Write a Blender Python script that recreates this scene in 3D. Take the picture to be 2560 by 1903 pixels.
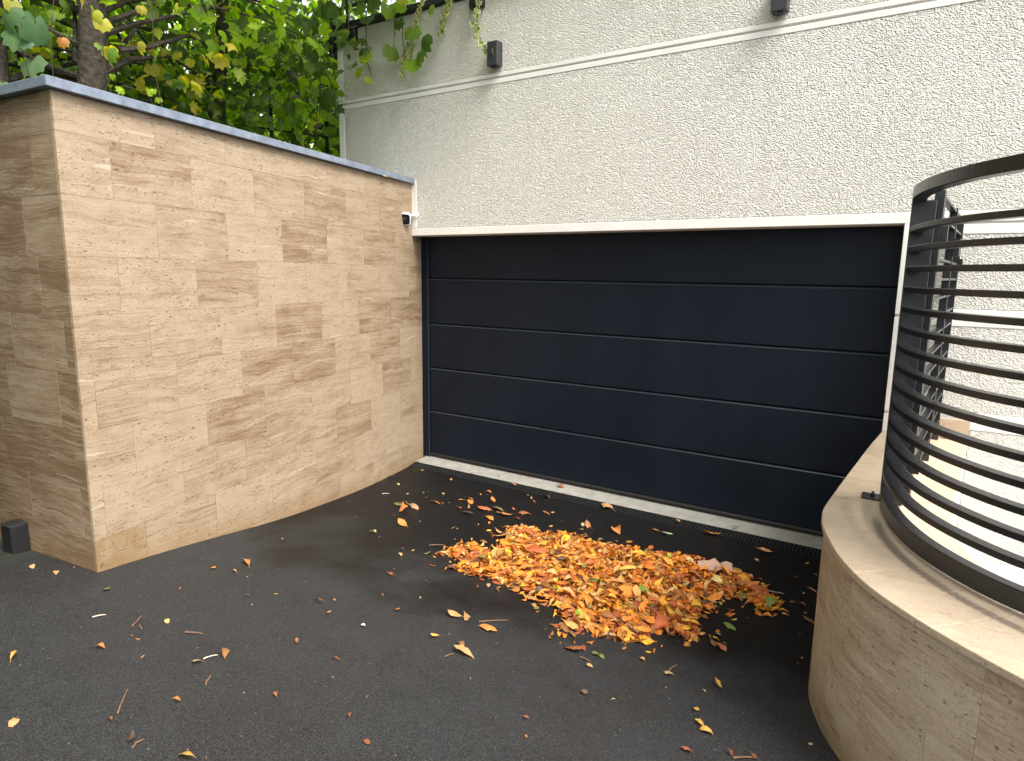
import bpy, math, random
import numpy as np
from mathutils import Matrix, Vector
random.seed(7); rng = np.random.default_rng(7)
sc = bpy.context.scene
R = math.radians
for o in list(bpy.data.objects): bpy.data.objects.remove(o)

# ------------------------------------------------------------------ camera
cam_d = bpy.data.cameras.new('camera'); cam = bpy.data.objects.new('camera', cam_d)
sc.collection.objects.link(cam)
cam_d.sensor_width = 36.0; cam_d.lens = 22.753; cam_d.clip_start = 0.05; cam_d.clip_end = 600
rt = Vector((0.8429824, 0.5377865, 0.0128936)); up = Vector((-0.0990874, 0.1316724, 0.9863286)); fw = Vector((-0.5287365, 0.8327353, -0.1642854))
m = Matrix.Identity(4)
for i in range(3):
    m[i][0] = rt[i]; m[i][1] = up[i]; m[i][2] = -fw[i]
m[0][3], m[1][3], m[2][3] = 4.70357, -5.65335, 2.07067
cam.matrix_world = m
sc.camera = cam

# ------------------------------------------------------------------ sky, sun, exposure
SUN_EL, SUN_AZ = 54.0, 104.0          # azimuth clockwise from +Y: high, from the right and a little behind the camera
w = bpy.data.worlds.new('World'); sc.world = w; w.use_nodes = True
nt = w.node_tree; nt.nodes.clear()
sky = nt.nodes.new('ShaderNodeTexSky'); sky.sky_type = 'NISHITA'; sky.sun_disc = False
sky.sun_elevation = R(SUN_EL); sky.sun_rotation = R(SUN_AZ); sky.dust_density = 3.0; sky.air_density = 1.2; sky.ozone_density = 1.0
hs = nt.nodes.new('ShaderNodeHueSaturation'); hs.inputs['Saturation'].default_value = 0.16
bg = nt.nodes.new('ShaderNodeBackground'); bg.inputs['Strength'].default_value = 0.105
wo = nt.nodes.new('ShaderNodeOutputWorld')
nt.links.new(sky.outputs[0], hs.inputs['Color']); nt.links.new(hs.outputs[0], bg.inputs['Color']); nt.links.new(bg.outputs[0], wo.inputs['Surface'])
sun_d = bpy.data.lights.new('sun', 'SUN'); sun_d.energy = 1.5; sun_d.angle = R(32); sun_d.color = (1.0, 0.965, 0.92)
sun = bpy.data.objects.new('sun', sun_d); sc.collection.objects.link(sun)
sd = Vector((math.sin(R(SUN_AZ)) * math.cos(R(SUN_EL)), math.cos(R(SUN_AZ)) * math.cos(R(SUN_EL)), math.sin(R(SUN_EL))))
sun.rotation_euler = sd.to_track_quat('Z', 'Y').to_euler()
sun.location = sd * 30
vs = sc.view_settings
vs.view_transform = 'Standard'; vs.look = 'None'; vs.exposure = 2.04; vs.gamma = 1.0; vs.use_curve_mapping = False

# ------------------------------------------------------------------ helpers
COL = sc.collection
def tag(o, label=None, cat=None, group=None, kind=None):
    if label: o['label'] = label
    if cat: o['category'] = cat
    if group: o['group'] = group
    if kind: o['kind'] = kind
    return o
def empty(name, loc=(0, 0, 0), rz=0.0):
    o = bpy.data.objects.new(name, None); COL.objects.link(o)
    o.empty_display_size = 0.1; o.location = loc; o.rotation_euler = (0, 0, rz); return o
def link(name, me, parent=None, mat=None, loc=None, rot=None, scale=None):
    if mat is not None and not me.materials: me.materials.append(mat)
    o = bpy.data.objects.new(name, me); COL.objects.link(o)
    if loc is not None: o.location = loc
    if rot is not None: o.rotation_euler = rot
    if scale is not None: o.scale = scale
    if parent is not None:
        o.parent = parent
    return o
def world_parent(o, parent):
    # parent without moving: parents here are unrotated empties or meshes at the origin
    o.parent = parent
    o.matrix_parent_inverse = wmat(parent).inverted()
    return o
def wmat(o):
    return o.matrix_basis.copy() if o.parent is None else wmat(o.parent) @ o.matrix_parent_inverse @ o.matrix_basis
class MB:
    def __init__(s): s.v = []; s.f = []
    def add(s, v, f):
        n = len(s.v); s.v += [tuple(a) for a in v]; s.f += [tuple(i + n for i in q) for q in f]; return s
    def box(s, x0, x1, y0, y1, z0, z1, M=None):
        v = [(x, y, z) for x in (x0, x1) for y in (y0, y1) for z in (z0, z1)]
        if M is not None: v = [tuple(M @ Vector(a)) for a in v]
        return s.add(v, [(0, 1, 3, 2), (4, 6, 7, 5), (0, 4, 5, 1), (2, 3, 7, 6), (0, 2, 6, 4), (1, 5, 7, 3)])
    def bbox(s, x0, x1, y0, y1, z0, z1, b):
        # box with chamfered edges
        v = []; idx = {}
        for i, x in enumerate((x0, x1)):
            for j, y in enumerate((y0, y1)):
                for k, z in enumerate((z0, z1)):
                    sx, sy, sz = (1 if i == 0 else -1), (1 if j == 0 else -1), (1 if k == 0 else -1)
                    for a, c in (('x', (x, y + sy * b, z + sz * b)), ('y', (x + sx * b, y, z + sz * b)), ('z', (x + sx * b, y + sy * b, z))):
                        idx[(i, j, k, a)] = len(v); v.append(c)
        f = []
        for i in (0, 1): q = [idx[(i, j, k, 'x')] for j, k in ((0, 0), (1, 0), (1, 1), (0, 1))]; f.append(q if i else q[::-1])
        for j in (0, 1): q = [idx[(i, j, k, 'y')] for i, k in ((0, 0), (1, 0), (1, 1), (0, 1))]; f.append(q[::-1] if j else q)
        for k in (0, 1): q = [idx[(i, j, k, 'z')] for i, j in ((0, 0), (1, 0), (1, 1), (0, 1))]; f.append(q if k else q[::-1])
        for j in (0, 1):
            for k in (0, 1): f.append([idx[(0, j, k, 'y')], idx[(1, j, k, 'y')], idx[(1, j, k, 'z')], idx[(0, j, k, 'z')]])
        for i in (0, 1):
            for k in (0, 1): f.append([idx[(i, 0, k, 'x')], idx[(i, 1, k, 'x')], idx[(i, 1, k, 'z')], idx[(i, 0, k, 'z')]])
        for i in (0, 1):
            for j in (0, 1): f.append([idx[(i, j, 0, 'x')], idx[(i, j, 1, 'x')], idx[(i, j, 1, 'y')], idx[(i, j, 0, 'y')]])
        for i in (0, 1):
            for j in (0, 1):
                for k in (0, 1): f.append([idx[(i, j, k, a)] for a in 'xyz'])
        return s.add(v, f)
    def tube(s, pts, rads, n=8, cap=True):
        pts = [Vector(q) for q in pts]
        if not hasattr(rads, '__len__'): rads = [rads] * len(pts)
        rings = []
        ref = Vector((0.13, 0.31, 0.94))
        for i, q in enumerate(pts):
            t = (pts[min(i + 1, len(pts) - 1)] - pts[max(i - 1, 0)]).normalized()
            a = t.cross(ref)
            if a.length < 1e-3: a = t.cross(Vector((1, 0, 0)))
            a.normalize(); b = t.cross(a)
            rings.append([q + (a * math.cos(2 * math.pi * k / n) + b * math.sin(2 * math.pi * k / n)) * rads[i] for k in range(n)])
        v = [c for rg in rings for c in rg]; f = []
        for i in range(len(pts) - 1):
            for k in range(n):
                f.append((i * n + k, i * n + (k + 1) % n, (i + 1) * n + (k + 1) % n, (i + 1) * n + k))
        if cap: f.append(tuple(range(n))[::-1]); f.append(tuple((len(pts) - 1) * n + k for k in range(n)))
        return s.add(v, f)
    def strip(s, A, B, z0, z1):
        # solid between plan curves A (outer) and B (inner), from z0 to z1
        n = len(A)
        v = [(a[0], a[1], z0) for a in A] + [(a[0], a[1], z1) for a in A] + [(b[0], b[1], z0) for b in B] + [(b[0], b[1], z1) for b in B]
        f = []
        for i in range(n - 1):
            f += [(i, i + 1, n + i + 1, n + i), (2 * n + i + 1, 2 * n + i, 3 * n + i, 3 * n + i + 1), (n + i, n + i + 1, 3 * n + i + 1, 3 * n + i), (i + 1, i, 2 * n + i, 2 * n + i + 1)]
        f += [(0, n, 3 * n, 2 * n), (n - 1, 2 * n + n - 1, 3 * n + n - 1, n + n - 1)]
        return s.add(v, f)
    def mesh(s, name, smooth=False):
        me = bpy.data.meshes.new(name); me.from_pydata(s.v, [], s.f)
        if smooth: me.polygons.foreach_set('use_smooth', [True] * len(me.polygons))
        me.update(); return me
    def obj(s, name, mat, parent=None, smooth=False, recalc=True, **k):
        me = s.mesh(name, smooth)
        if recalc:
            import bmesh
            bm = bmesh.new(); bm.from_mesh(me); bmesh.ops.recalc_face_normals(bm, faces=bm.faces); bm.to_mesh(me); bm.free()
        return link(name, me, parent, mat, **k)
def spline(pts, n):
    # Catmull-Rom through plan points, resampled evenly by arc length to n points
    P = np.array(pts, float); P = np.vstack([2 * P[0] - P[1], P, 2 * P[-1] - P[-2]]); out = []
    for i in range(1, len(P) - 2):
        for t in np.linspace(0, 1, 40, endpoint=False):
            a, b, c, d = P[i - 1], P[i], P[i + 1], P[i + 2]
            out.append(0.5 * (2 * b + (c - a) * t + (2 * a - 5 * b + 4 * c - d) * t * t + (3 * b - a - 3 * c + d) * t ** 3))
    out.append(P[-2]); out = np.array(out)
    L = np.r_[0, np.cumsum(np.linalg.norm(np.diff(out, axis=0), axis=1))]
    u = np.linspace(0, L[-1], n)
    return np.stack([np.interp(u, L, out[:, k]) for k in range(P.shape[1])], 1)
def offset(C, d):
    # offset a plan curve to its left by d
    T = np.gradient(C, axis=0); T /= np.linalg.norm(T, axis=1)[:, None]
    return C + d * np.stack([-T[:, 1], T[:, 0]], 1)

# ------------------------------------------------------------------ materials
def new_mat(name):
    mt = bpy.data.materials.new(name); mt.use_nodes = True
    n = mt.node_tree.nodes; n.clear()
    out = n.new('ShaderNodeOutputMaterial'); b = n.new('ShaderNodeBsdfPrincipled')
    mt.node_tree.links.new(b.outputs[0], out.inputs[0])
    return mt, mt.node_tree, b, out
class NT:
    def __init__(s, t): s.t = t
    def n(s, typ, **k):
        nd = s.t.nodes.new(typ)
        for a, v in k.items():
            if a.startswith('i_'): 
                key = a[2:]; key = int(key) if key.isdigit() else key.replace('_', ' ')
                nd.inputs[key].default_value = v
            else: setattr(nd, a, v)
        return nd
    def l(s, a, b): s.t.links.new(a, b)
    def math(s, op, a, b=None, clamp=False):
        nd = s.t.nodes.new('ShaderNodeMath'); nd.operation = op; nd.use_clamp = clamp
        for i, q in enumerate((a, b)):
            if q is None: continue
            if isinstance(q, (int, float)): nd.inputs[i].default_value = q
            else: s.l(q, nd.inputs[i])
        return nd.outputs[0]
    def ramp(s, fac, stops):
        nd = s.t.nodes.new('ShaderNodeValToRGB'); e = nd.color_ramp.elements
        while len(e) > 1: e.remove(e[-1])
        for i, (pos, c) in enumerate(stops):
            if isinstance(c, (int, float)): c = (c, c, c)
            q = e[0] if i == 0 else e.new(pos)
            q.position = pos; q.color = (*c, 1)
        s.l(fac, nd.inputs[0]); return nd.outputs[0]
    def noise(s, vec, scale, detail=4, rough=0.55, dist=0.0):
        nd = s.n('ShaderNodeTexNoise'); nd.inputs['Scale'].default_value = scale; nd.inputs['Detail'].default_value = detail
        nd.inputs['Roughness'].default_value = rough; nd.inputs['Distortion'].default_value = dist
        if vec is not None: s.l(vec, nd.inputs['Vector'])
        return nd.outputs['Fac']
    def mapping(s, vec, scale=(1, 1, 1), rot=(0, 0, 0)):
        nd = s.n('ShaderNodeMapping'); nd.inputs['Scale'].default_value = scale; nd.inputs['Rotation'].default_value = rot
        s.l(vec, nd.inputs['Vector']); return nd.outputs[0]
    def mix(s, fac, a, b, mode='MIX'):
        nd = s.n('ShaderNodeMix', data_type='RGBA', blend_type=mode)
        for k, q in ((0, fac), (6, a), (7, b)):
            if isinstance(q, (int, float)): nd.inputs[k].default_value = q
            elif isinstance(q, tuple): nd.inputs[k].default_value = (*q, 1)
            else: s.l(q, nd.inputs[k])
        return nd.outputs[2]
    def bump(s, h, dist, strength=1.0, normal=None):
        nd = s.n('ShaderNodeBump'); nd.inputs['Distance'].default_value = dist; nd.inputs['Strength'].default_value = strength
        s.l(h, nd.inputs['Height'])
        if normal is not None: s.l(normal, nd.inputs['Normal'])
        return nd.outputs[0]
def simple(name, col, rough=0.5, spec=0.5, metal=0.0, noise=0.0, nscale=8.0, bump=0.0, bscale=200.0):
    mt, t, b, _ = new_mat(name); q = NT(t)
    b.inputs['Roughness'].default_value = rough; b.inputs['Specular IOR Level'].default_value = spec; b.inputs['Metallic'].default_value = metal
    g = q.n('ShaderNodeNewGeometry').outputs['Position']
    if noise > 0:
        f = q.noise(g, nscale, 5)
        q.l(q.ramp(f, [(0.3, tuple(c * (1 - noise) for c in col)), (0.7, tuple(min(1, c * (1 + noise)) for c in col))]), b.inputs['Base Color'])
    else: b.inputs['Base Color'].default_value = (*col, 1)
    if bump > 0: q.l(q.bump(q.noise(g, bscale, 3), bump), b.inputs['Normal'])
    return mt
def travertine(name, light, dark, vein_axis='x', pit=1.0, stain=True, coping=False):
    mt, t, b, _ = new_mat(name); q = NT(t)
    co = q.n('ShaderNodeTexCoord').outputs['Object']
    oi = q.n('ShaderNodeObjectInfo')
    off = q.n('ShaderNodeVectorMath', operation='SCALE'); off.inputs[3].default_value = 1.0
    cmb = q.n('ShaderNodeCombineXYZ')
    r1 = q.math('MULTIPLY', oi.outputs['Random'], 37.0); r2 = q.math('MULTIPLY', oi.outputs['Random'], 91.7); r3 = q.math('MULTIPLY', oi.outputs['Random'], 53.3)
    q.l(r1, cmb.inputs[0]); q.l(r2, cmb.inputs[1]); q.l(r3, cmb.inputs[2])
    add = q.n('ShaderNodeVectorMath', operation='ADD'); q.l(co, add.inputs[0]); q.l(cmb.outputs[0], add.inputs[1])
    v = add.outputs[0]
    # wavy bedding: warp the coordinate, then stretch
    wp = q.n('ShaderNodeTexNoise'); wp.inputs['Scale'].default_value = 3.5; wp.inputs['Detail'].default_value = 4; q.l(v, wp.inputs['Vector'])
    sub = q.n('ShaderNodeVectorMath', operation='SUBTRACT'); sub.inputs[1].default_value = (0.5, 0.5, 0.5); q.l(wp.outputs['Color'], sub.inputs[0])
    sca = q.n('ShaderNodeVectorMath', operation='SCALE'); sca.inputs[3].default_value = 0.085; q.l(sub.outputs[0], sca.inputs[0])
    ad2 = q.n('ShaderNodeVectorMath', operation='ADD'); q.l(v, ad2.inputs[0]); q.l(sca.outputs[0], ad2.inputs[1])
    wv = ad2.outputs[0]
    if coping: st = q.mapping(wv, (1.4, 14, 14)); fine = q.mapping(wv, (5, 60, 60)); pitv = q.mapping(wv, (14, 90, 90))
    else: st = q.mapping(wv, (1.2, 1.2, 9)); fine = q.mapping(wv, (2.6, 2.6, 60)); pitv = q.mapping(wv, (34, 34, 110))
    bands = q.noise(st, 1.3, 6, 0.6, 0.3)
    thin = q.noise(fine, 1.0, 5, 0.65, 0.4)
    grain = q.noise(v, 120, 4, 0.75)
    blotch = q.noise(v, 3.2, 4, 0.6)
    tone = q.math('ADD', q.math('MULTIPLY', bands, 0.62), q.math('ADD', q.math('MULTIPLY', thin, 0.50), q.math('MULTIPLY', blotch, 0.30)))
    tone = q.math('SUBTRACT', tone, 0.21)
    # per-piece tone from the object's own colour (r = darkness of the stone, g = banding)
    sep = q.n('ShaderNodeSeparateColor'); q.l(oi.outputs['Color'], sep.inputs[0])
    tone = q.math('ADD', tone, q.math('SUBTRACT', sep.outputs[0], 0.5))
    lines = q.math('MULTIPLY', q.ramp(q.noise(fine, 1.6, 3, 0.5, 0.2), [(0.42, 0.0), (0.5, 1.0), (0.58, 0.0)]), q.math('MULTIPLY', q.math('SUBTRACT', sep.outputs[0], 0.44), 0.8, True))
    tone = q.math('ADD', tone, lines)
    mid = tuple((a * 0.55 + c * 0.45) for a, c in zip(light, dark))
    col = q.ramp(tone, [(0.28, light), (0.46, tuple(a * 0.93 for a in light)), (0.56, mid), (0.70, dark), (0.9, tuple(c * 0.8 for c in dark))])
    col = q.mix(q.math('MULTIPLY', q.ramp(grain, [(0.35, 1.0), (0.6, 0.0)]), 0.38), col, tuple(c * 0.72 for c in dark))
    # white crystalline streaks
    streak = q.ramp(q.noise(fine, 0.55, 3, 0.5, 0.8), [(0.66, 0.0), (0.72, 1.0)])
    mot = q.ramp(q.noise(q.mapping(wv, (4, 4, 9)), 1.6, 6, 0.7), [(0.48, 0.0), (0.68, 1.0)])
    col = q.mix(q.math('MULTIPLY', mot, 0.36), col, tuple(c * 0.92 for c in dark))
    col = q.mix(q.math('MULTIPLY', streak, 0.28), col, (0.58, 0.52, 0.44))
    # pits along the bedding
    p1 = q.noise(pitv, 1.0, 4, 0.6)
    mask = q.ramp(q.noise(st, 2.2, 3, 0.5), [(0.42, 0.0), (0.60, 1.0)])
    pits = q.math('MULTIPLY', q.ramp(p1, [(0.625, 0.0), (0.70, 1.0)]), q.math('ADD', q.math('MULTIPLY', mask, 0.9), 0.1))
    vo = q.n('ShaderNodeTexVoronoi'); vo.inputs['Scale'].default_value = 48; q.l(q.mapping(wv, (1, 1, 1.9)), vo.inputs['Vector'])
    holes = q.ramp(vo.outputs['Distance'], [(0.05, 1.0), (0.13, 0.0)])
    hm = q.ramp(q.noise(v, 6.0, 2), [(0.50, 0.0), (0.62, 1.0)])
    holes = q.math('MULTIPLY', holes, hm)
    allp = q.math('MAXIMUM', pits, holes)
    col = q.mix(q.math('MULTIPLY', allp, 0.56 * pit), col, (0.12, 0.085, 0.055))
    if stain:
        # splash stain near the ground, in world height above the ramp's foot
        g = q.n('ShaderNodeNewGeometry').outputs['Position']; sx = q.n('ShaderNodeSeparateXYZ'); q.l(g, sx.inputs[0])
        ramp_z = q.math('MULTIPLY', q.math('ADD', sx.outputs[1], 1.6), -0.135)
        hgt = q.math('SUBTRACT', sx.outputs[2], q.math('MAXIMUM', ramp_z, -0.07))
        nz = q.noise(g, 7, 4)
        sm = q.ramp(q.math('ADD', hgt, q.math('MULTIPLY', nz, 0.22)), [(0.08, 1.0), (0.26, 0.0)])
        col = q.mix(q.math('MULTIPLY', sm, 0.55), col, (0.21, 0.125, 0.055))
        col = q.mix(q.math('MULTIPLY', sep.outputs[1], q.ramp(nz, [(0.35, 0.75), (0.65, 0.25)])), col, (0.20, 0.115, 0.045))
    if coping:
        da = q.n('ShaderNodeAttribute', attribute_name='rail_band')
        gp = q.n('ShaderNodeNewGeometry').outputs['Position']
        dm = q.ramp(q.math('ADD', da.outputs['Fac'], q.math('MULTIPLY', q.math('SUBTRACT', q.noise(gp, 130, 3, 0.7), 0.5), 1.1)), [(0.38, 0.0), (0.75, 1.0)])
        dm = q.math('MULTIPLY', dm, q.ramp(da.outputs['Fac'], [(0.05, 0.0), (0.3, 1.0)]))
        col = q.mix(q.math('MULTIPLY', dm, 0.78), col, (0.13, 0.10, 0.075))  # dark speckled band on the coping beside the rail
    q.l(col, b.inputs['Base Color'])
    b.inputs['Roughness'].default_value = 0.42 if coping else 0.62
    b.inputs['Specular IOR Level'].default_value = 0.4
    h = q.math('SUBTRACT', q.math('ADD', q.math('MULTIPLY', grain, 0.12), q.math('MULTIPLY', thin, 0.25)), q.math('MULTIPLY', allp, 1.0))
    q.l(q.bump(h, 0.003 if coping else 0.010), b.inputs['Normal'])
    return mt

M = {}
M['trav'] = travertine('travertine_cladding', (0.38, 0.293, 0.196), (0.19, 0.12, 0.065))
M['trav_curve'] = travertine('travertine_curved_cladding', (0.62, 0.50, 0.37), (0.37, 0.265, 0.17))  # same stone as the straight wall, lightened to make up for its shaded side
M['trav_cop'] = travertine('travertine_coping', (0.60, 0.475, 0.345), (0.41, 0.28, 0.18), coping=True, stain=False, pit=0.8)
M['grout'] = simple('light_grout', (0.42, 0.35, 0.27), 0.9, 0.2, noise=0.1)
M['slate'] = simple('blue_grey_metal_coping', (0.17, 0.20, 0.25), 0.34, 0.5, noise=0.25, nscale=14, bump=0.0008, bscale=90)
M['trim'] = simple('smooth_white_render', (0.80, 0.78, 0.73), 0.7, 0.3, noise=0.05, nscale=5, bump=0.0006, bscale=120)
M['core'] = simple('white_masonry_paint', (0.70, 0.67, 0.61), 0.85, 0.2, noise=0.06)
M['black_metal'] = simple('black_powder_coated_steel', (0.011, 0.0115, 0.0135), 0.27, 0.6, noise=0.25, nscale=30, bump=0.0008, bscale=260)
M['lamp'] = simple('charcoal_cast_aluminium', (0.035, 0.035, 0.04), 0.5, 0.4, noise=0.2, nscale=40)
M['rubber'] = simple('black_rubber', (0.012, 0.012, 0.013), 0.6, 0.4)
M['concrete'] = simple('pale_concrete', (0.27, 0.26, 0.225), 0.75, 0.3, noise=0.15, nscale=11, bump=0.001, bscale=150)
M['plastic_w'] = simple('white_plastic', (0.78, 0.77, 0.74), 0.35, 0.5)
M['glass_k'] = simple('black_glass', (0.006, 0.007, 0.009), 0.12, 0.5)
M['bark'] = simple('dark_bark', (0.055, 0.045, 0.035), 0.9, 0.2, noise=0.5, nscale=25, bump=0.012, bscale=35)
M['soil'] = simple('garden_soil', (0.07, 0.055, 0.04), 0.95, 0.1, noise=0.3)
M['twig'] = simple('dry_twig', (0.17, 0.09, 0.05), 0.7, 0.3, noise=0.3, nscale=60)
M['twig_pale'] = simple('bleached_twig', (0.42, 0.35, 0.26), 0.7, 0.3, noise=0.2, nscale=60)
M['iron'] = simple('black_wrought_iron', (0.012, 0.012, 0.013), 0.5, 0.4)
M['stem'] = simple('vine_stem', (0.045, 0.04, 0.018), 0.7, 0.3)
M['paver'] = simple('pale_floor_render', (0.36, 0.355, 0.34), 0.8, 0.2, noise=0.1)

# stucco: dashed lumpy render
mt, t, b, _ = new_mat('dashed_white_stucco'); q = NT(t); M['stucco'] = mt
g = q.n('ShaderNodeNewGeometry').outputs['Position']
n1 = q.noise(g, 105, 3, 0.55, 0.6); n2 = q.noise(g, 45, 3, 0.5); n3 = q.noise(g, 1.1, 4)
vo = q.n('ShaderNodeTexVoronoi', feature='SMOOTH_F1'); vo.inputs['Scale'].default_value = 100; vo.inputs['Smoothness'].default_value = 0.5
wpn = q.n('ShaderNodeTexNoise'); wpn.inputs['Scale'].default_value = 18; q.l(g, wpn.inputs['Vector'])
wmx = q.n('ShaderNodeVectorMath', operation='MULTIPLY_ADD'); q.l(wpn.outputs['Color'], wmx.inputs[0]); wmx.inputs[1].default_value = (0.05, 0.05, 0.05); q.l(g, wmx.inputs[2])
q.l(q.mapping(wmx.outputs[0], (0.75, 0.75, 1.2)), vo.inputs['Vector'])
h = q.math('ADD', q.math('MULTIPLY', n1, 0.7), q.math('ADD', q.math('MULTIPLY', q.math('SUBTRACT', 1.0, vo.outputs['Distance']), 0.8), q.math('MULTIPLY', n2, 0.3)))
q.l(q.bump(h, 0.021, 1.0), b.inputs['Normal'])
cc = q.ramp(n3, [(0.3, (0.81, 0.775, 0.695)), (0.7, (0.85, 0.82, 0.745))])
sxz = q.n('ShaderNodeSeparateXYZ'); q.l(g, sxz.inputs[0])
gr = q.ramp(q.noise(q.mapping(g, (7, 7, 0.45)), 1.0, 4, 0.6), [(0.52, 0.0), (0.75, 1.0)])
top = q.ramp(sxz.outputs[2], [(3.3 / 5, 0.0), (4.6 / 5, 1.0)]) if False else q.ramp(q.math('MULTIPLY', sxz.outputs[2], 0.2), [(0.5, 0.15), (0.765, 0.55), (0.93, 1.0)])
cc = q.mix(q.math('MULTIPLY', q.math('MULTIPLY', gr, top), 0.30), cc, (0.47, 0.44, 0.36))
q.l(cc, b.inputs['Base Color']); b.inputs['Roughness'].default_value = 0.85; b.inputs['Specular IOR Level'].default_value = 0.2

# garage door paint
mt, t, b, _ = new_mat('navy_black_door_paint'); q = NT(t); M['door'] = mt
g = q.n('ShaderNodeNewGeometry').outputs['Position']
n1 = q.noise(q.mapping(g, (1, 1, 0.25)), 3.0, 5, 0.6); n2 = q.noise(g, 420, 2)
drip = q.noise(q.mapping(g, (22, 1, 0.5)), 1.0, 3)
q.l(q.ramp(n1, [(0.3, (0.0038, 0.0072, 0.0140)), (0.7, (0.0062, 0.0105, 0.0195))]), b.inputs['Base Color'])
rr = q.math('ADD', 0.38, q.math('ADD', q.math('MULTIPLY', n1, 0.16), q.math('MULTIPLY', drip, 0.1)))
q.l(rr, b.inputs['Roughness']); b.inputs['Specular IOR Level'].default_value = 0.2
q.l(q.bump(n2, 0.0006), b.inputs['Normal'])

# asphalt, damp
mt, t, b, _ = new_mat('damp_asphalt'); q = NT(t); M['asphalt'] = mt
g = q.n('ShaderNodeNewGeometry').outputs['Position']
sx = q.n('ShaderNodeSeparateXYZ'); q.l(g, sx.inputs[0])
big = q.noise(g, 0.9, 4, 0.6); med = q.noise(g, 5.5, 5, 0.65)
vo = q.n('ShaderNodeTexVoronoi'); vo.inputs['Scale'].default_value = 165; q.l(g, vo.inputs['Vector'])
sp = q.n('ShaderNodeSeparateColor'); q.l(vo.outputs['Color'], sp.inputs[0])
chip = q.math('MULTIPLY', q.ramp(vo.outputs['Distance'], [(0.22, 1.0), (0.42, 0.0)]), q.ramp(sp.outputs[0], [(0.62, 0.0), (0.92, 1.0)]))
vo2 = q.n('ShaderNodeTexVoronoi'); vo2.inputs['Scale'].default_value = 60; q.l(g, vo2.inputs['Vector'])
sp2 = q.n('ShaderNodeSeparateColor'); q.l(vo2.outputs['Color'], sp2.inputs[0])
chip2 = q.math('MULTIPLY', q.ramp(vo2.outputs['Distance'], [(0.10, 1.0), (0.2, 0.0)]), q.ramp(sp2.outputs[1], [(0.975, 0.0), (0.985, 1.0)]))
# damp: lower end of the ramp stays wetter, ragged edge
wet = q.ramp(q.math('ADD', q.math('ADD', sx.outputs[1], 2.9), q.math('MULTIPLY', q.math('SUBTRACT', big, 0.5), 3.2)), [(-0.3, 0.0), (0.8, 1.0)])
base = q.ramp(med, [(0.3, (0.0105, 0.0102, 0.0103)), (0.7, (0.0175, 0.0170, 0.0171))])
pep = q.ramp(q.noise(g, 170, 4, 0.75), [(0.42, 0.0), (0.62, 1.0)])
base = q.mix(q.math('MULTIPLY', pep, 0.8), base, (0.050, 0.0493, 0.0495))
base = q.mix(q.ramp(big, [(0.5, 0.0), (0.68, 0.45)]), base, (0.017, 0.0135, 0.0105))
base = q.mix(q.math('MULTIPLY', wet, 0.85), base, (0.005, 0.0045, 0.0044))
base = q.mix(q.math('MULTIPLY', chip, q.math('SUBTRACT', 0.42, q.math('MULTIPLY', wet, 0.36))), base, (0.16, 0.155, 0.15))
base = q.mix(q.math('MULTIPLY', chip2, 0.75), base, (0.32, 0.31, 0.29))
moss = q.math('MULTIPLY', q.ramp(q.noise(g, 9, 4), [(0.5, 0.0), (0.62, 1.0)]), q.math('MULTIPLY', q.ramp(sx.outputs[0], [(0.0, 1.0), (0.25, 0.0)]), q.ramp(sx.outputs[1], [(-1.0, 1.0), (0.0, 0.0)])))
base = q.mix(q.math('MULTIPLY', moss, 0.5), base, (0.035, 0.05, 0.012))
q.l(base, b.inputs['Base Color'])
rg = q.math('SUBTRACT', q.math('ADD', 0.50, q.math('MULTIPLY', med, 0.25)), q.math('MULTIPLY', wet, 0.16))
q.l(rg, b.inputs['Roughness']); b.inputs['Specular IOR Level'].default_value = 0.16
ah = q.math('ADD', q.math('MULTIPLY', vo.outputs['Distance'], -0.8), q.math('MULTIPLY', q.noise(g, 330, 3), 0.6))
q.l(q.bump(ah, 0.004, 0.75), b.inputs['Normal'])

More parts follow.
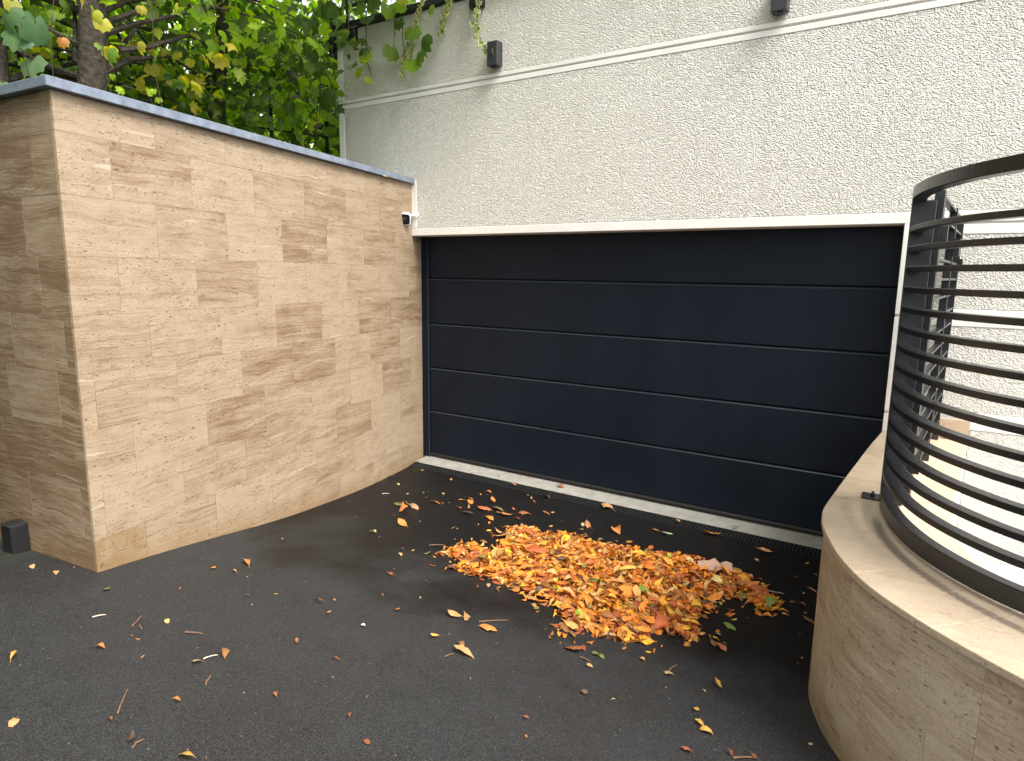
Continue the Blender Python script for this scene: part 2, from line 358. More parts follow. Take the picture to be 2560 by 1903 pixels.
# leaves: mesh colour attribute x object colour, veins from UV
def leaf_mat(name, trans, rough, vein=0.35, spot=0.3):
    mt, t, b, out = new_mat(name); q = NT(t)
    at = q.n('ShaderNodeAttribute', attribute_name='Col'); oi = q.n('ShaderNodeObjectInfo')
    col = q.mix(1.0, at.outputs['Color'], oi.outputs['Color'], 'MULTIPLY')
    uv = q.n('ShaderNodeUVMap').outputs[0]; sx = q.n('ShaderNodeSeparateXYZ'); q.l(uv, sx.inputs[0])
    au = q.math('ABSOLUTE', sx.outputs[0])
    side = q.math('ABSOLUTE', q.math('SUBTRACT', q.math('FRACT', q.math('MULTIPLY', q.math('SUBTRACT', sx.outputs[1], q.math('MULTIPLY', au, 0.28)), 9.0)), 0.5))
    vn = q.math('MAXIMUM', q.ramp(side, [(0.03, 1.0), (0.12, 0.0)]), q.ramp(au, [(0.03, 1.0), (0.09, 0.0)]))
    g = q.n('ShaderNodeNewGeometry').outputs['Position']
    ns = q.noise(g, 45, 4, 0.65)
    hsv = q.n('ShaderNodeHueSaturation'); q.l(col, hsv.inputs['Color'])
    q.l(q.math('ADD', 1 - spot, q.math('MULTIPLY', ns, 2 * spot)), hsv.inputs['Value'])
    c2 = q.mix(q.math('MULTIPLY', vn, vein), hsv.outputs[0], q.mix(0.6, hsv.outputs[0], (0.55, 0.42, 0.16)))
    q.l(c2, b.inputs['Base Color']); b.inputs['Roughness'].default_value = rough; b.inputs['Specular IOR Level'].default_value = 0.4
    q.l(q.bump(q.math('ADD', vn, q.math('MULTIPLY', ns, 1.2)), 0.0015, 0.8), b.inputs['Normal'])
    if trans > 0:
        tr = q.n('ShaderNodeBsdfTranslucent'); mx = q.n('ShaderNodeMixShader'); mx.inputs[0].default_value = trans
        hs2 = q.n('ShaderNodeHueSaturation'); hs2.inputs['Saturation'].default_value = 1.15; hs2.inputs['Value'].default_value = 1.9; q.l(hsv.outputs[0], hs2.inputs['Color'])
        q.l(hs2.outputs[0], tr.inputs['Color'])
        q.l(b.outputs[0], mx.inputs[1]); q.l(tr.outputs[0], mx.inputs[2]); q.l(mx.outputs[0], out.inputs[0])
    return mt
M['door_edge'] = simple('door_edge_highlight', (0.03, 0.036, 0.045), 0.25, 0.8)  # lighter, glossier door paint so the seam chamfers show a painted highlight
M['dead'] = leaf_mat('dead_leaf', 0.12, 0.5, 0.30, 0.35)
M['green'] = leaf_mat('live_leaf', 0.58, 0.45, 0.25, 0.18)

# ------------------------------------------------------------------ ground: ramp down to the garage
GY = [-200, -14, -9, -7, -5.65, -3.94, -3.61, -3.10, -2.41, -1.90, -1.29, -0.857, -0.335, 0.5]
GZ = [0.85, 0.80, 0.74, 0.62, 0.495, 0.299, 0.257, 0.171, 0.051, -0.005, -0.062, -0.082, -0.093, -0.095]
def gz(x, y):
    z = np.interp(y, GY, GZ)
    return z - 0.05 * np.clip(0.74 - x, 0, 2.0) * np.clip((-y - 3.3) / 0.6, 0, 1)
def smooth_gz(x, y):
    return sum(gz(x, y + d) for d in (-0.22, -0.11, 0, 0.11, 0.22)) / 5 if y < -0.6 else gz(x, y)
ys = sorted(set([-200, -120, -60, -30, -18] + list(np.arange(-14, -0.6, 0.18)) + [-0.62, -0.5, -0.42, -0.336]))
xs = [-200, -80, -30, -12, -6, -3] + list(np.arange(-1.8, 6.0, 0.3)) + [7, 9, 14, 30, 80, 200]
v = [(x, y, smooth_gz(x, y)) for y in ys for x in xs]; nx = len(xs)
f = [(j * nx + i, j * nx + i + 1, (j + 1) * nx + i + 1, (j + 1) * nx + i) for j in range(len(ys) - 1) for i in range(nx - 1)]
dr = MB().add(v, f).obj('driveway', M['asphalt'], smooth=True, recalc=False); tag(dr, kind='structure', label='dark damp asphalt driveway sloping down to the garage door', cat='driveway')
gg = MB().add([(-200, -3.75, 2.72), (-1.2, -3.75, 2.72), (-1.2, 200, 2.72), (-200, 200, 2.72)], [(0, 1, 2, 3)])
gg.add([(-1.2, 6.0, 2.715), (200, 6.0, 2.715), (200, 200, 2.715), (-1.2, 200, 2.715)], [(0, 1, 2, 3)])
tag(gg.obj('garden_ground', M['soil'], recalc=False), kind='structure', label='raised garden soil behind the retaining wall', cat='ground')
th = MB().add([(-0.05, 0.06, -0.048), (4.60, 0.06, -0.048), (4.60, -0.200, -0.066), (-0.05, -0.200, -0.066), (-0.05, -0.206, -0.072), (4.60, -0.206, -0.072), (-0.05, -0.206, -0.25), (4.60, -0.206, -0.25)],
              [(0, 1, 2, 3), (3, 2, 5, 4), (4, 5, 7, 6)])
tag(th.obj('threshold', M['concrete']), kind='structure', label='pale concrete threshold strip under the garage door', cat='threshold')
tag(MB().box(4.8, 9.0, -3.6, -0.19, -0.35, -0.02).obj('landing', M['paver']), kind='structure', label='pale landing floor inside the curved wall', cat='floor')

# ------------------------------------------------------------------ drain channel
dc = empty('drain_channel', (2.3, -0.27, -0.085))
tag(dc, 'black slotted drain channel set across the driveway before the door', 'drain')
m1 = MB(); m1.box(-0.05, 4.55, -0.2165, -0.2075, -0.20, -0.074); m1.box(-0.05, 4.55, -0.345, -0.334, -0.20, -0.087); m1.box(-0.05, 4.55, -0.334, -0.2165, -0.22, -0.19)
world_parent(m1.obj('channel_frame', M['iron']), dc)
bar = MB().box(-0.0085, 0.0085, -0.0585, 0.0585, -0.02, 0.0).mesh('grate_bar'); bar.materials.append(M['iron'])
sk = Matrix.Rotation(R(0), 4, 'Z')
for i in range(150):
    o = link('grate_bar', bar, loc=(-0.035 + i * 0.0305, -0.2752, -0.0815 - 0.0006 * (i % 3))); o.rotation_euler = (R(5.5), 0, 0); world_parent(o, dc)
rail = MB().box(-0.05, 4.55, -0.279, -0.272, -0.1, -0.0835); world_parent(rail.obj('centre_rib', M['iron']), dc)

# ------------------------------------------------------------------ garage building
FY = -0.211
bd = empty('garage_building', (2.2, 0.0, 0.0)); tag(bd, 'white stucco building front with smooth trim bands above the garage door', 'building')
def bpart(name, mb, mat, par=bd, **k): return world_parent(mb.obj(name, mat, **k), par)
core = MB()
core.box(-1.114, 9.0, -0.195, 5.0, 2.452, 4.672); core.box(-1.114, -0.14, -0.195, 5.0, -0.3, 2.452); core.box(4.518, 9.0, -0.195, 5.0, -0.3, 2.452)
bpart('wall', core, M['core'])
bpart('soffit', MB().box(-0.085, 4.515, -0.19, 0.1, 2.447, 2.4515), M['core'])
for (x0, x1, z0, z1) in [(-1.03, 8.98, 3.949, 4.66), (-1.03, 8.98, 2.527, 3.848), (4.589, 8.98, 1.863, 2.367), (4.589, 8.98, 1.153, 1.742), (5.044, 8.98, 0.103, 1.027)]:
    bpart('stucco_panel', MB().bbox(x0, x1, FY, -0.19, z0, z1, 0.004), M['stucco'])
TR = [(-1.117, 8.99, 3.912, 3.947), (-1.117, 8.99, 3.850, 3.893), (-0.053, 8.99, 2.450, 2.525), (4.588, 8.99, 2.369, 2.434), (4.588, 8.99, 1.811, 1.861), (4.588, 8.99, 1.744, 1.790), (5.042, 8.99, 1.101, 1.151), (5.042, 8.99, 1.029, 1.080),
      (4.515, 4.586, 1.811, 2.4485), (4.515, 4.586, 1.101, 1.790), (4.515, 4.586, -0.3, 1.080), (4.95, 5.0405, -0.1, 1.080), (5.042, 8.99, -0.1, 0.101),
      (-1.117, -1.033, 3.949, 4.66), (-1.117, -1.033, 2.6, 3.848), (-0.053, 0.016, 2.527, 3.02)]
for (x0, x1, z0, z1) in TR:
    bpart('trim', MB().bbox(x0, x1, FY - 0.0035, -0.185, z0, z1, 0.003), M['trim'])
bpart('roof_edge', MB().bbox(-1.16, 9.0, -0.262, 5.0, 4.676, 4.735, 0.006), M['lamp'])
# stone skirting between the gate and the inner edge of the coping
bpart('stone_skirting', MB().bbox(4.60, 5.0405, FY - 0.020, FY - 0.004, 0.949, 1.095, 0.002), M['trav_cop']).color = (0.45, 0, 0.5, 1)
# sectional door
gd = MB(); gd.box(-0.052, 4.53, 0.052, 0.09, -0.05, 2.60)
door = bpart('garage_door', gd, M['rubber']); tag(door, label='dark navy sectional door of five wide horizontal panels')
for k in range(5):
    z0, z1 = 0.5 * k + 0.004, 0.5 * k + 0.4965
    c = 0.013
    pv = []
    prof = [(0.05, z0), (0.006, z0), (0.0, z0 + 0.006), (0.0, z1 - 0.016), (0.014, z1 - 0.003), (0.024, z1), (0.05, z1)]
    for x in (0.004, 4.511): pv += [(x, y, z) for y, z in prof]
    n = len(prof); pf = [(i, i + 1, n + i + 1, n + i) for i in range(n - 1)] + [tuple(range(n)), tuple(range(n, 2 * n))[::-1]]
    po_ = world_parent(MB().add(pv, pf).obj('door_panel', M['door']), door); po_.data.materials.append(M['door_edge'])
    for pg in po_.data.polygons:
        if abs(pg.normal.z) > 0.3 and pg.normal.y < -0.3 and pg.center.z > z0 + 0.2: pg.material_index = 1
sl = MB().tube([(0.006, 0.012, -0.022), (4.512, 0.012, -0.022)], 0.021, 10); sl.box(0.006, 4.512, 0.004, 0.04, -0.012, 0.003)
world_parent(sl.obj('bottom_seal', M['rubber'], smooth=False), door)
fr = MB(); fr.box(-0.138, 0.0015, -0.012, 0.05, -0.046, 2.4465); world_parent(fr.obj('side_frame', M['door']), door)
fs = MB().box(-0.004, 0.0035, -0.020, -0.0125, -0.045, 2.446); world_parent(fs.obj('side_seal', M['lamp']), door)
# terrace rail on the roof edge
rl = empty('roof_railing', (0.0, -0.2, 4.735)); tag(rl, 'black steel railing fixed along the roof edge by wall brackets', 'railing')
for x in (-0.86, 0.82, 2.5, 4.2):
    world_parent(MB().bbox(x - 0.075, x + 0.075, -0.272, -0.213, 4.545, 4.672, 0.004).obj('bracket', M['black_metal']), rl)
    world_parent(MB().bbox(x - 0.022, x + 0.022, -0.30, -0.265, 4.56, 5.70, 0.004).obj('post', M['black_metal']), rl)
for z in (4.85, 5.0, 5.15, 5.3, 5.45, 5.7): world_parent(MB().box(-1.15, 6.0, -0.291, -0.273, z, z + 0.03).obj('rail', M['black_metal']), rl)
world_parent(MB().bbox(-1.185, -1.122, -0.275, -0.19, 4.40, 4.98, 0.004).obj('end_post', M['black_metal']), rl)

# ------------------------------------------------------------------ stone retaining wall
O = Vector((-0.053, -0.211, 0)); th12 = R(12.0)
dW = Vector((math.sin(th12), -math.cos(th12), 0)); nW = Vector((math.cos(th12), math.sin(th12), 0))
LEN = 3.81; C = O + dW * LEN
a4 = R(4.0); dL = Vector((-math.cos(a4), -math.sin(a4), 0)); nL = Vector((math.sin(a4), -math.cos(a4), 0))
rw = empty('retaining_wall', tuple(C)); tag(rw, 'beige travertine clad retaining wall with blue grey metal coping left of the door', 'wall')
cm = MB()
def pl(s, n, z): q = O + dW * s + nW * n; return (q.x, q.y, z)
def pr(t_, n, z): q = C + dL * t_ + nL * n; return (q.x, q.y, z)
def prism(mb, pts, z0, z1):
    n = len(pts); mb.add([(x, y, z0) for x, y, *_ in pts] + [(x, y, z1) for x, y, *_ in pts], [tuple(range(n))[::-1], tuple(range(n, 2 * n))] + [(i, (i + 1) % n, n + (i + 1) % n, n + i) for i in range(n)])
RL = 3.6
prism(cm, [pl(-0.199, -0.0022, 0), pl(LEN - 0.0022, -0.0022, 0), pr(0.03, -0.0022, 0), pr(RL, -0.0022, 0), pr(RL, -0.36, 0), pl(LEN - 0.36, -0.36, 0), pl(-0.199, -0.36, 0)], -0.5, 2.985)
world_parent(cm.obj('masonry_core', M['grout']), rw)
CZ = [-0.170 + 0.3283 * k for k in range(10)] + [2.984]
OFF = [0.28, 0.04, 0.30, 0.07, 0.29, 0.47, 0.08, 0.36, 0.07, 0.33]
GAP = 0.0006
# tone of chosen stones (course, index of joint interval): darker banded or paler pieces
def tile(x0, x1, z0, z1, base, dirx, outward_is_plus_y, mat, parent, tone, stainv):
    cx, cz = (x0 + x1) / 2, (z0 + z1) / 2
    hx, hz = (x1 - x0) / 2 - GAP, (z1 - z0) / 2 - GAP
    pr_ = rng.uniform(0, 0.0016)
    mb = MB()
    if outward_is_plus_y: mb.bbox(-hx, hx, -0.017, pr_, -hz, hz, 0.0006)
    else: mb.bbox(-hx, hx, -pr_, 0.017, -hz, hz, 0.0006)
    me = mb.mesh('tile'); me.materials.append(mat)
    o = bpy.data.objects.new('tile', me); COL.objects.link(o)
    p0 = base + dirx * cx
    o.location = (p0.x, p0.y, cz); o.rotation_euler = (0, 0, math.atan2(dirx.y, dirx.x))
    o.color = (tone, stainv, 0.5, 1)
    world_parent(o, parent)
SPEC = {(4, 3): 0.566, (5, 0): 0.551, (5, 3): 0.566, (5, 1): 0.535, (4, 1): 0.551, (4, 2): 0.463, (7, 3): 0.551, (8, 3): 0.535, (8, 1): 0.527, (6, 1): 0.432, (6, 5): 0.519, (3, 5): 0.543, (2, 2): 0.538, (2, 4): 0.519, (1, 3): 0.507, (6, 0): 0.507, (4, 4): 0.543, (7, 1): 0.515}
for k in range(10):
    z0, z1 = CZ[k], CZ[k + 1]
    js = [-0.20] + [j for j in np.arange(OFF[k] - 0.572, LEN, 0.572) if -0.05 < j < LEN - 0.06] + [LEN]
    for i in range(len(js) - 1):
        tone = SPEC.get((k, i), 0.47 + rng.normal() * 0.035)
        st_ = 1.0 if (k == 1 and i == len(js) - 2) else 0.0
        tile(js[i], js[i + 1], z0, z1, O, dW, True, M['trav'], rw, tone, st_)
OFF2 = [0.5, 0.29, 0.10, 0.34, 0.22, 0.1, 0.3, 0.4, 0.25, 0.45]
dR = -dL
for k in range(10):
    z0, z1 = CZ[k], CZ[k + 1]
    js = [0.019] + [j for j in np.arange(OFF2[k], RL, 0.572) if j > 0.08] + [RL]
    for i in range(len(js) - 1):
        tile(-js[i + 1], -js[i], z0, z1, C, dR, False, M['trav'], rw, 0.57 + rng.normal() * 0.035, 0.0)  # return tiles darker: weathering, and shade of the return put into the stone
# coping: folded metal caps
def cap(pts, z0=2.987, z1=3.040):
    mb = MB(); prism(mb, pts, z0, z1); o = mb.obj('coping', M['slate']); bv = o.modifiers.new('edge', 'BEVEL'); bv.width = 0.003; bv.segments = 1; world_parent(o, rw)
OV = 0.045
cc = C + (dW * OV) / 1 + nW * OV                      # outer corner
def isect(p, d, q2, e):
    den = d.x * e.y - d.y * e.x; t_ = ((q2.x - p.x) * e.y - (q2.y - p.y) * e.x) / den; return p + d * t_
cc = isect(O + nW * OV, dW, C + nL * OV, dL); ci = isect(O - nW * 0.40, dW, C - nL * 0.40, dL)
s1 = 3.42
cap([pl(-0.11, OV, 0), pl(s1 - 0.002, OV, 0), pl(s1 - 0.002, -0.40, 0), pl(-0.11, -0.40, 0)])
cap([pl(s1, OV, 0), tuple(cc), tuple(ci), pl(min(s1, LEN - 0.5), -0.40, 0)] if False else [pl(s1, OV, 0), tuple(cc), tuple(ci + dW * 0.0), pl(s1, -0.40, 0)] if (ci - O).dot(dW) > s1 else [pl(s1, OV, 0), tuple(cc), pl(s1, -0.40, 0)])
cr = C + dL * RL
cap([tuple(cc + dL * 0.004), tuple(cr + nL * OV), tuple(cr - nL * 0.40), tuple(C - nL * 0.40 + dL * 0.55), pl(s1, -0.402, 0)], 2.9875, 3.0405)

# ------------------------------------------------------------------ curved wall on the right
OUT = [(4.517, -0.216), (4.470, -0.766), (4.440, -1.202), (4.412, -1.603), (4.390, -1.95), (4.377, -2.16), (4.374, -2.28), (4.383, -2.39), (4.400, -2.49), (4.430, -2.605), (4.503, -2.842 + 0.02), (4.612, -3.03), (4.755, -3.20), (4.890, -3.325), (5.050, -3.447), (5.35, -3.64), (5.8, -3.84), (6.6, -4.05), (7.6, -4.15)]
INN = [(5.035, -0.216), (4.990, -0.728), (4.950, -1.25), (4.921, -1.64), (4.900, -1.95), (4.889, -2.13), (4.888, -2.22), (4.902, -2.36), (4.945, -2.51), (5.009, -2.66), (5.106, -2.79), (5.28, -2.95), (5.50, -3.10), (5.9, -3.28), (6.6, -3.47), (7.6, -3.57)]
NN = 220
Co = spline(OUT, NN); Ci = spline(INN, NN)
Lo = np.r_[0, np.cumsum(np.linalg.norm(np.diff(Co, axis=0), axis=1))]
cw = empty('curved_wall', (4.7, -2.6, 0.1)); tag(cw, 'low curved travertine wall with pale stone coping right of the driveway', 'wall')
def sub(Cv, u0, u1, n):
    u = np.linspace(u0, u1, n); return np.stack([np.interp(u, Lo, Cv[:, k]) for k in (0, 1)], 1)
Ot = offset(Co, 0.014); Oc = offset(Co, 0.0165); Ob = offset(Co, 0.033)
k2 = MB().strip(Oc, Ci, -0.6, 0.914); world_parent(k2.obj('masonry_core', M['core']), cw)
edges = [0.0]
while edges[-1] < Lo[-1] - 0.4: edges.append(edges[-1] + 0.305)
edges.append(Lo[-1])
for row, (z0, z1) in enumerate([(0.585, 0.913), (0.255, 0.585), (-0.075, 0.255), (-0.4, -0.075)]):
    sh = (0.0, 0.145, 0.04, 0.2)[row]
    es = [0.0] + [e + sh for e in edges[(0 if sh else 1):-1]] + [Lo[-1]]
    for i in range(len(es) - 1):
        if es[i + 1] - es[i] < 0.02: continue
        d_ = rng.uniform(0, 0.0012)
        A = sub(offset(Co, 0.014 - d_), es[i] + GAP, es[i + 1] - GAP, 9); B = sub(Ob, es[i] + GAP, es[i + 1] - GAP, 9)
        o = MB().strip(A, B, z0 + GAP, z1 - GAP).obj('tile', M['trav_curve']); o.color = (0.52 + rng.normal() * 0.05, 0, 0.5, 1); world_parent(o, cw)
RC = spline([(4.601, -1.99), (4.602, -2.04), (4.607, -2.13), (4.622, -2.24), (4.660, -2.41), (4.716, -2.57), (4.785, -2.71), (4.872, -2.835), (4.970, -2.943), (5.080, -3.030), (5.30, -3.17), (5.60, -3.31), (6.1, -3.46), (6.7, -3.57), (7.5, -3.65)], 120)
def slab(A, B, nr=26):
    # coping slab: gridded top so the dark band beside the rail can be stored per vertex
    mb = MB(); n = len(A); v = []
    for j in range(nr): v += [(*(A[i] + (B[i] - A[i]) * j / (nr - 1)), 0.946) for i in range(n)]
    f = [(j * n + i, j * n + i + 1, (j + 1) * n + i + 1, (j + 1) * n + i) for j in range(nr - 1) for i in range(n - 1)]
    k = len(v); v += [(*A[i], 0.9165) for i in range(n)] + [(*B[i], 0.9165) for i in range(n)]; t_ = (nr - 1) * n
    f += [(i, k + i, k + i + 1, i + 1) for i in range(n - 1)] + [(t_ + i, t_ + i + 1, k + n + i + 1, k + n + i) for i in range(n - 1)] + [(k + i, k + n + i, k + n + i + 1, k + i + 1) for i in range(n - 1)]
    f += [tuple([j * n for j in range(nr)] + [k + n, k]), tuple([j * n + n - 1 for j in range(nr)][::-1] + [k + n - 1, k + 2 * n - 1][::1])]
    return mb.add(v, f)
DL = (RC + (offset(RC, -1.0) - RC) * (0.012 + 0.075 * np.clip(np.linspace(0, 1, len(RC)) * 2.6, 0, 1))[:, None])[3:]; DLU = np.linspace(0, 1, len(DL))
def rail_band(o):
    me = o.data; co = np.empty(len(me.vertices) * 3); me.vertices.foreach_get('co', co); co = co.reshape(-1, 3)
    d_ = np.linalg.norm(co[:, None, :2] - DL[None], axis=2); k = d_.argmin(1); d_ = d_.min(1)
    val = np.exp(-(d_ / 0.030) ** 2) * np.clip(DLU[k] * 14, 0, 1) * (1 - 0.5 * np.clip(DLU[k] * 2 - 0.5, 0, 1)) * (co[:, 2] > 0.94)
    at = me.attributes.new('rail_band', 'FLOAT', 'POINT'); at.data.foreach_set('value', val)
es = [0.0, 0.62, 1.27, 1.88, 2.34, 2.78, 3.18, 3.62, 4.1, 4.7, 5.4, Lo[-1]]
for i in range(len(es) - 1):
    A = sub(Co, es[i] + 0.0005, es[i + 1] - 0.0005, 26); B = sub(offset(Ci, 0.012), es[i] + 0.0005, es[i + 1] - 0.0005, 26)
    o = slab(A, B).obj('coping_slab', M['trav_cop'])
    rail_band(o)
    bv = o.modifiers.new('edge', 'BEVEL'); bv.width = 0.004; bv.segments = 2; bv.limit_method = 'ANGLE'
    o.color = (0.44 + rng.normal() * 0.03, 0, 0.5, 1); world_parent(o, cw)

# ------------------------------------------------------------------ curved railing
RC = spline([(4.601, -1.99), (4.602, -2.04), (4.607, -2.13), (4.622, -2.24), (4.660, -2.41), (4.716, -2.57), (4.785, -2.71), (4.872, -2.835), (4.970, -2.943), (5.080, -3.030), (5.30, -3.17), (5.60, -3.31), (6.1, -3.46), (6.7, -3.57), (7.5, -3.65)], 120)
ra = empty('curved_railing', (4.65, -2.03, 0.946)); tag(ra, 'black steel railing of curved horizontal bars standing on the pale coping', 'railing')
def rbar(name, z0, z1, w, C0=RC, bev=0.003):
    A = C0; B = offset(C0, w)
    o = MB().strip(A, B, z0, z1).obj(name, M['black_metal']); bv = o.modifiers.new('edge', 'BEVEL'); bv.width = bev; bv.segments = 2; bv.limit_method = 'ANGLE'; bv.angle_limit = R(50); world_parent(o, ra); return o
rbar('handrail', 2.426, 2.478, 0.060, offset(RC, -0.004))
for k in range(14): rbar('bar', 2.287 - 0.0893 * k - 0.012, 2.287 - 0.0893 * k + 0.013, 0.052)
rbar('bottom_rail', 0.966, 1.040, 0.050, offset(RC, -0.002))
world_parent(MB().bbox(4.598, 4.698, -2.03, -1.985, 0.955, 2.425, 0.003).obj('post', M['black_metal']), ra)
world_parent(MB().bbox(5.62, 5.67, -3.29, -3.245, 0.955, 2.425, 0.003).obj('post', M['black_metal']), ra)
bp = MB().bbox(4.515, 4.63, -1.985, -1.895, 0.9465, 0.957, 0.002); bpo = world_parent(bp.obj('base_plate', M['black_metal']), ra)
bm_ = MB(); bm_.tube([(4.565, -1.94, 0.957), (4.565, -1.94, 0.968)], 0.013, 6); bm_.tube([(4.565, -1.94, 0.967), (4.565, -1.94, 0.980)], [0.009, 0.006], 8); world_parent(bm_.obj('bolt', M['black_metal']), bpo)
world_parent(MB().bbox(4.615, 4.665, -1.985, -1.90, 0.957, 0.985, 0.002).obj('foot', M['black_metal']), bpo)
# gate leaf running back to the facade
ga = empty('side_gate', (4.70, -1.93, 0.946)); tag(ga, 'black steel gate of thin flat bars between the railing and the stucco wall', 'gate')
G0 = Vector((4.705, -1.955, 0)); G1 = Vector((4.842, -0.245, 0)); gd_ = (G1 - G0).normalized(); gang = math.atan2(gd_.y, gd_.x); GL = (G1 - G0).length
GM = Matrix.Translation(G0) @ Matrix.Rotation(gang, 4, 'Z')
def gbox(name, x0, x1, y0, y1, z0, z1, par=ga, mat='black_metal'): 
    return world_parent(MB().box(x0, x1, y0, y1, z0, z1, GM).obj(name, M[mat]), par)
for x0, x1 in ((0.0, 0.04), (0.055, 0.085), (0.98, 1.015), (GL - 0.035, GL)):
    gbox('stile', x0, x1, -0.02, 0.02, 0.985, 2.475)
for k in range(15):
    z = 2.455 - 0.0975 * k
    gbox('gate_bar', 0.087, 0.978, -0.017, 0.017, z - 0.006, z + 0.006); gbox('gate_bar', 1.017, GL - 0.037, -0.017, 0.017, z - 0.006, z + 0.006)
gbox('hinge', 0.03, 0.07, -0.045, -0.021, 2.23, 2.32); gbox('hinge', 0.03, 0.07, -0.045, -0.021, 1.10, 1.19)
gbox('latch', 0.95, 1.05, -0.05, -0.021, 2.20, 2.30); gbox('latch', GL - 0.08, GL + 0.01, -0.04, -0.021, 2.16, 2.20)
for x0 in (0.02, 0.99, GL - 0.05): gbox('foot', x0 - 0.01, x0 + 0.03, -0.025, 0.025, 0.9466, 0.984)

# ------------------------------------------------------------------ lamps and security camera
def lamp(x, z0, label):
    r_ = empty('wall_lamp', (x, FY, z0)); tag(r_, label, 'lamp', 'box lamps on the stucco wall')
    world_parent(MB().bbox(x - 0.058, x + 0.058, FY - 0.105, FY - 0.012, z0, z0 + 0.215, 0.004).obj('body', M['lamp']), r_)
    world_parent(MB().box(x - 0.03, x + 0.03, FY - 0.012, FY - 0.0005, z0 + 0.05, z0 + 0.17).obj('mount', M['lamp']), r_)
    world_parent(MB().tube([(x, FY - 0.058, z0 + 0.002), (x, FY - 0.058, z0 - 0.012)], [0.036, 0.030], 14).obj('lens', M['glass_k']), r_)
lamp(1.045, 3.985, 'charcoal box lamp with ivy trailing to it above the band'); lamp(3.578, 3.985, 'charcoal box lamp cut by the top of the picture')
bx = empty('ground_box', tuple(C + dL * 0.80 + nL * 0.06) ); bx.location.z = 0.22
tag(bx, 'dark slate coloured box at the foot of the shaded wall return', 'box')
BM = Matrix.Translation(C + dL * 0.80) @ Matrix.Rotation(a4, 4, 'Z')
def obox(name, x0, x1, y0, y1, z0, z1, mat): 
    mb = MB().bbox(x0, x1, y0, y1, z0, z1, 0.004); mb.v = [tuple(BM @ Vector(q)) for q in mb.v]; world_parent(mb.obj(name, M[mat]), bx)
obox('body', -0.06, 0.06, -0.105, -0.003, 0.18, 0.452, 'iron'); obox('lid', -0.062, 0.062, -0.108, -0.003, 0.4525, 0.462, 'iron')
sc_ = empty('security_camera', (-0.02, FY - 0.0035, 2.63)); tag(sc_, 'white bullet security camera with black face on the wall corner', 'camera')
sc_.rotation_euler = (0, 0, 0)
# bullet pointing towards the driveway, slightly down
cdir = Vector((0.63, -0.74, -0.20)).normalized(); c0 = Vector((-0.055, FY - 0.045, 2.652))
c0 = Vector((-0.10, FY - 0.06, 2.640))
cq = cdir.to_track_quat('Z', 'Y').to_matrix().to_4x4()
def rsq(w, h_, n=20, e=4.0):
    out = []
    for i in range(n):
        a_ = 2 * math.pi * i / n; c_, s_ = math.cos(a_), math.sin(a_)
        out.append((w * math.copysign(abs(c_) ** (2 / e), c_), h_ * math.copysign(abs(s_) ** (2 / e), s_)))
    return out
def loft(prof, cap=True):
    mb = MB(); n = 20; vv = []; ff = []
    for (d_, w_, h_) in [(d1 * 1.3, w1 * 1.3, h1 * 1.3) for d1, w1, h1 in prof]: vv += [tuple(c0 + cq.to_3x3() @ Vector((x, y, d_))) for x, y in rsq(w_, h_)]
    for i in range(len(prof) - 1):
        for k in range(n): ff.append((i * n + k, i * n + (k + 1) % n, (i + 1) * n + (k + 1) % n, (i + 1) * n + k))
    ff.append(tuple(range(n))[::-1]); ff.append(tuple((len(prof) - 1) * n + k for k in range(n)))
    return mb.add(vv, ff)
world_parent(loft([(-0.02, 0.02, 0.02), (0.0, 0.042, 0.040), (0.02, 0.048, 0.046), (0.115, 0.051, 0.050), (0.125, 0.048, 0.047)]).obj('body', M['plastic_w'], smooth=True), sc_)
fc = world_parent(loft([(0.1255, 0.044, 0.042), (0.129, 0.043, 0.041)]).obj('face', M['glass_k']), sc_)
world_parent(loft([(0.1295, 0.015, 0.015), (0.1315, 0.012, 0.012)]).obj('lens', M['rubber']), fc)
mm = MB(); mm.tube([(0.012, FY - 0.004, 2.665), (0.012, FY - 0.018, 2.665)], 0.034, 16); mm.tube([(0.012, FY - 0.016, 2.665), (0.0, FY - 0.055, 2.66), (-0.06, FY - 0.085, 2.645)], 0.016, 8)
world_parent(mm.obj('mount', M['plastic_w']), sc_)

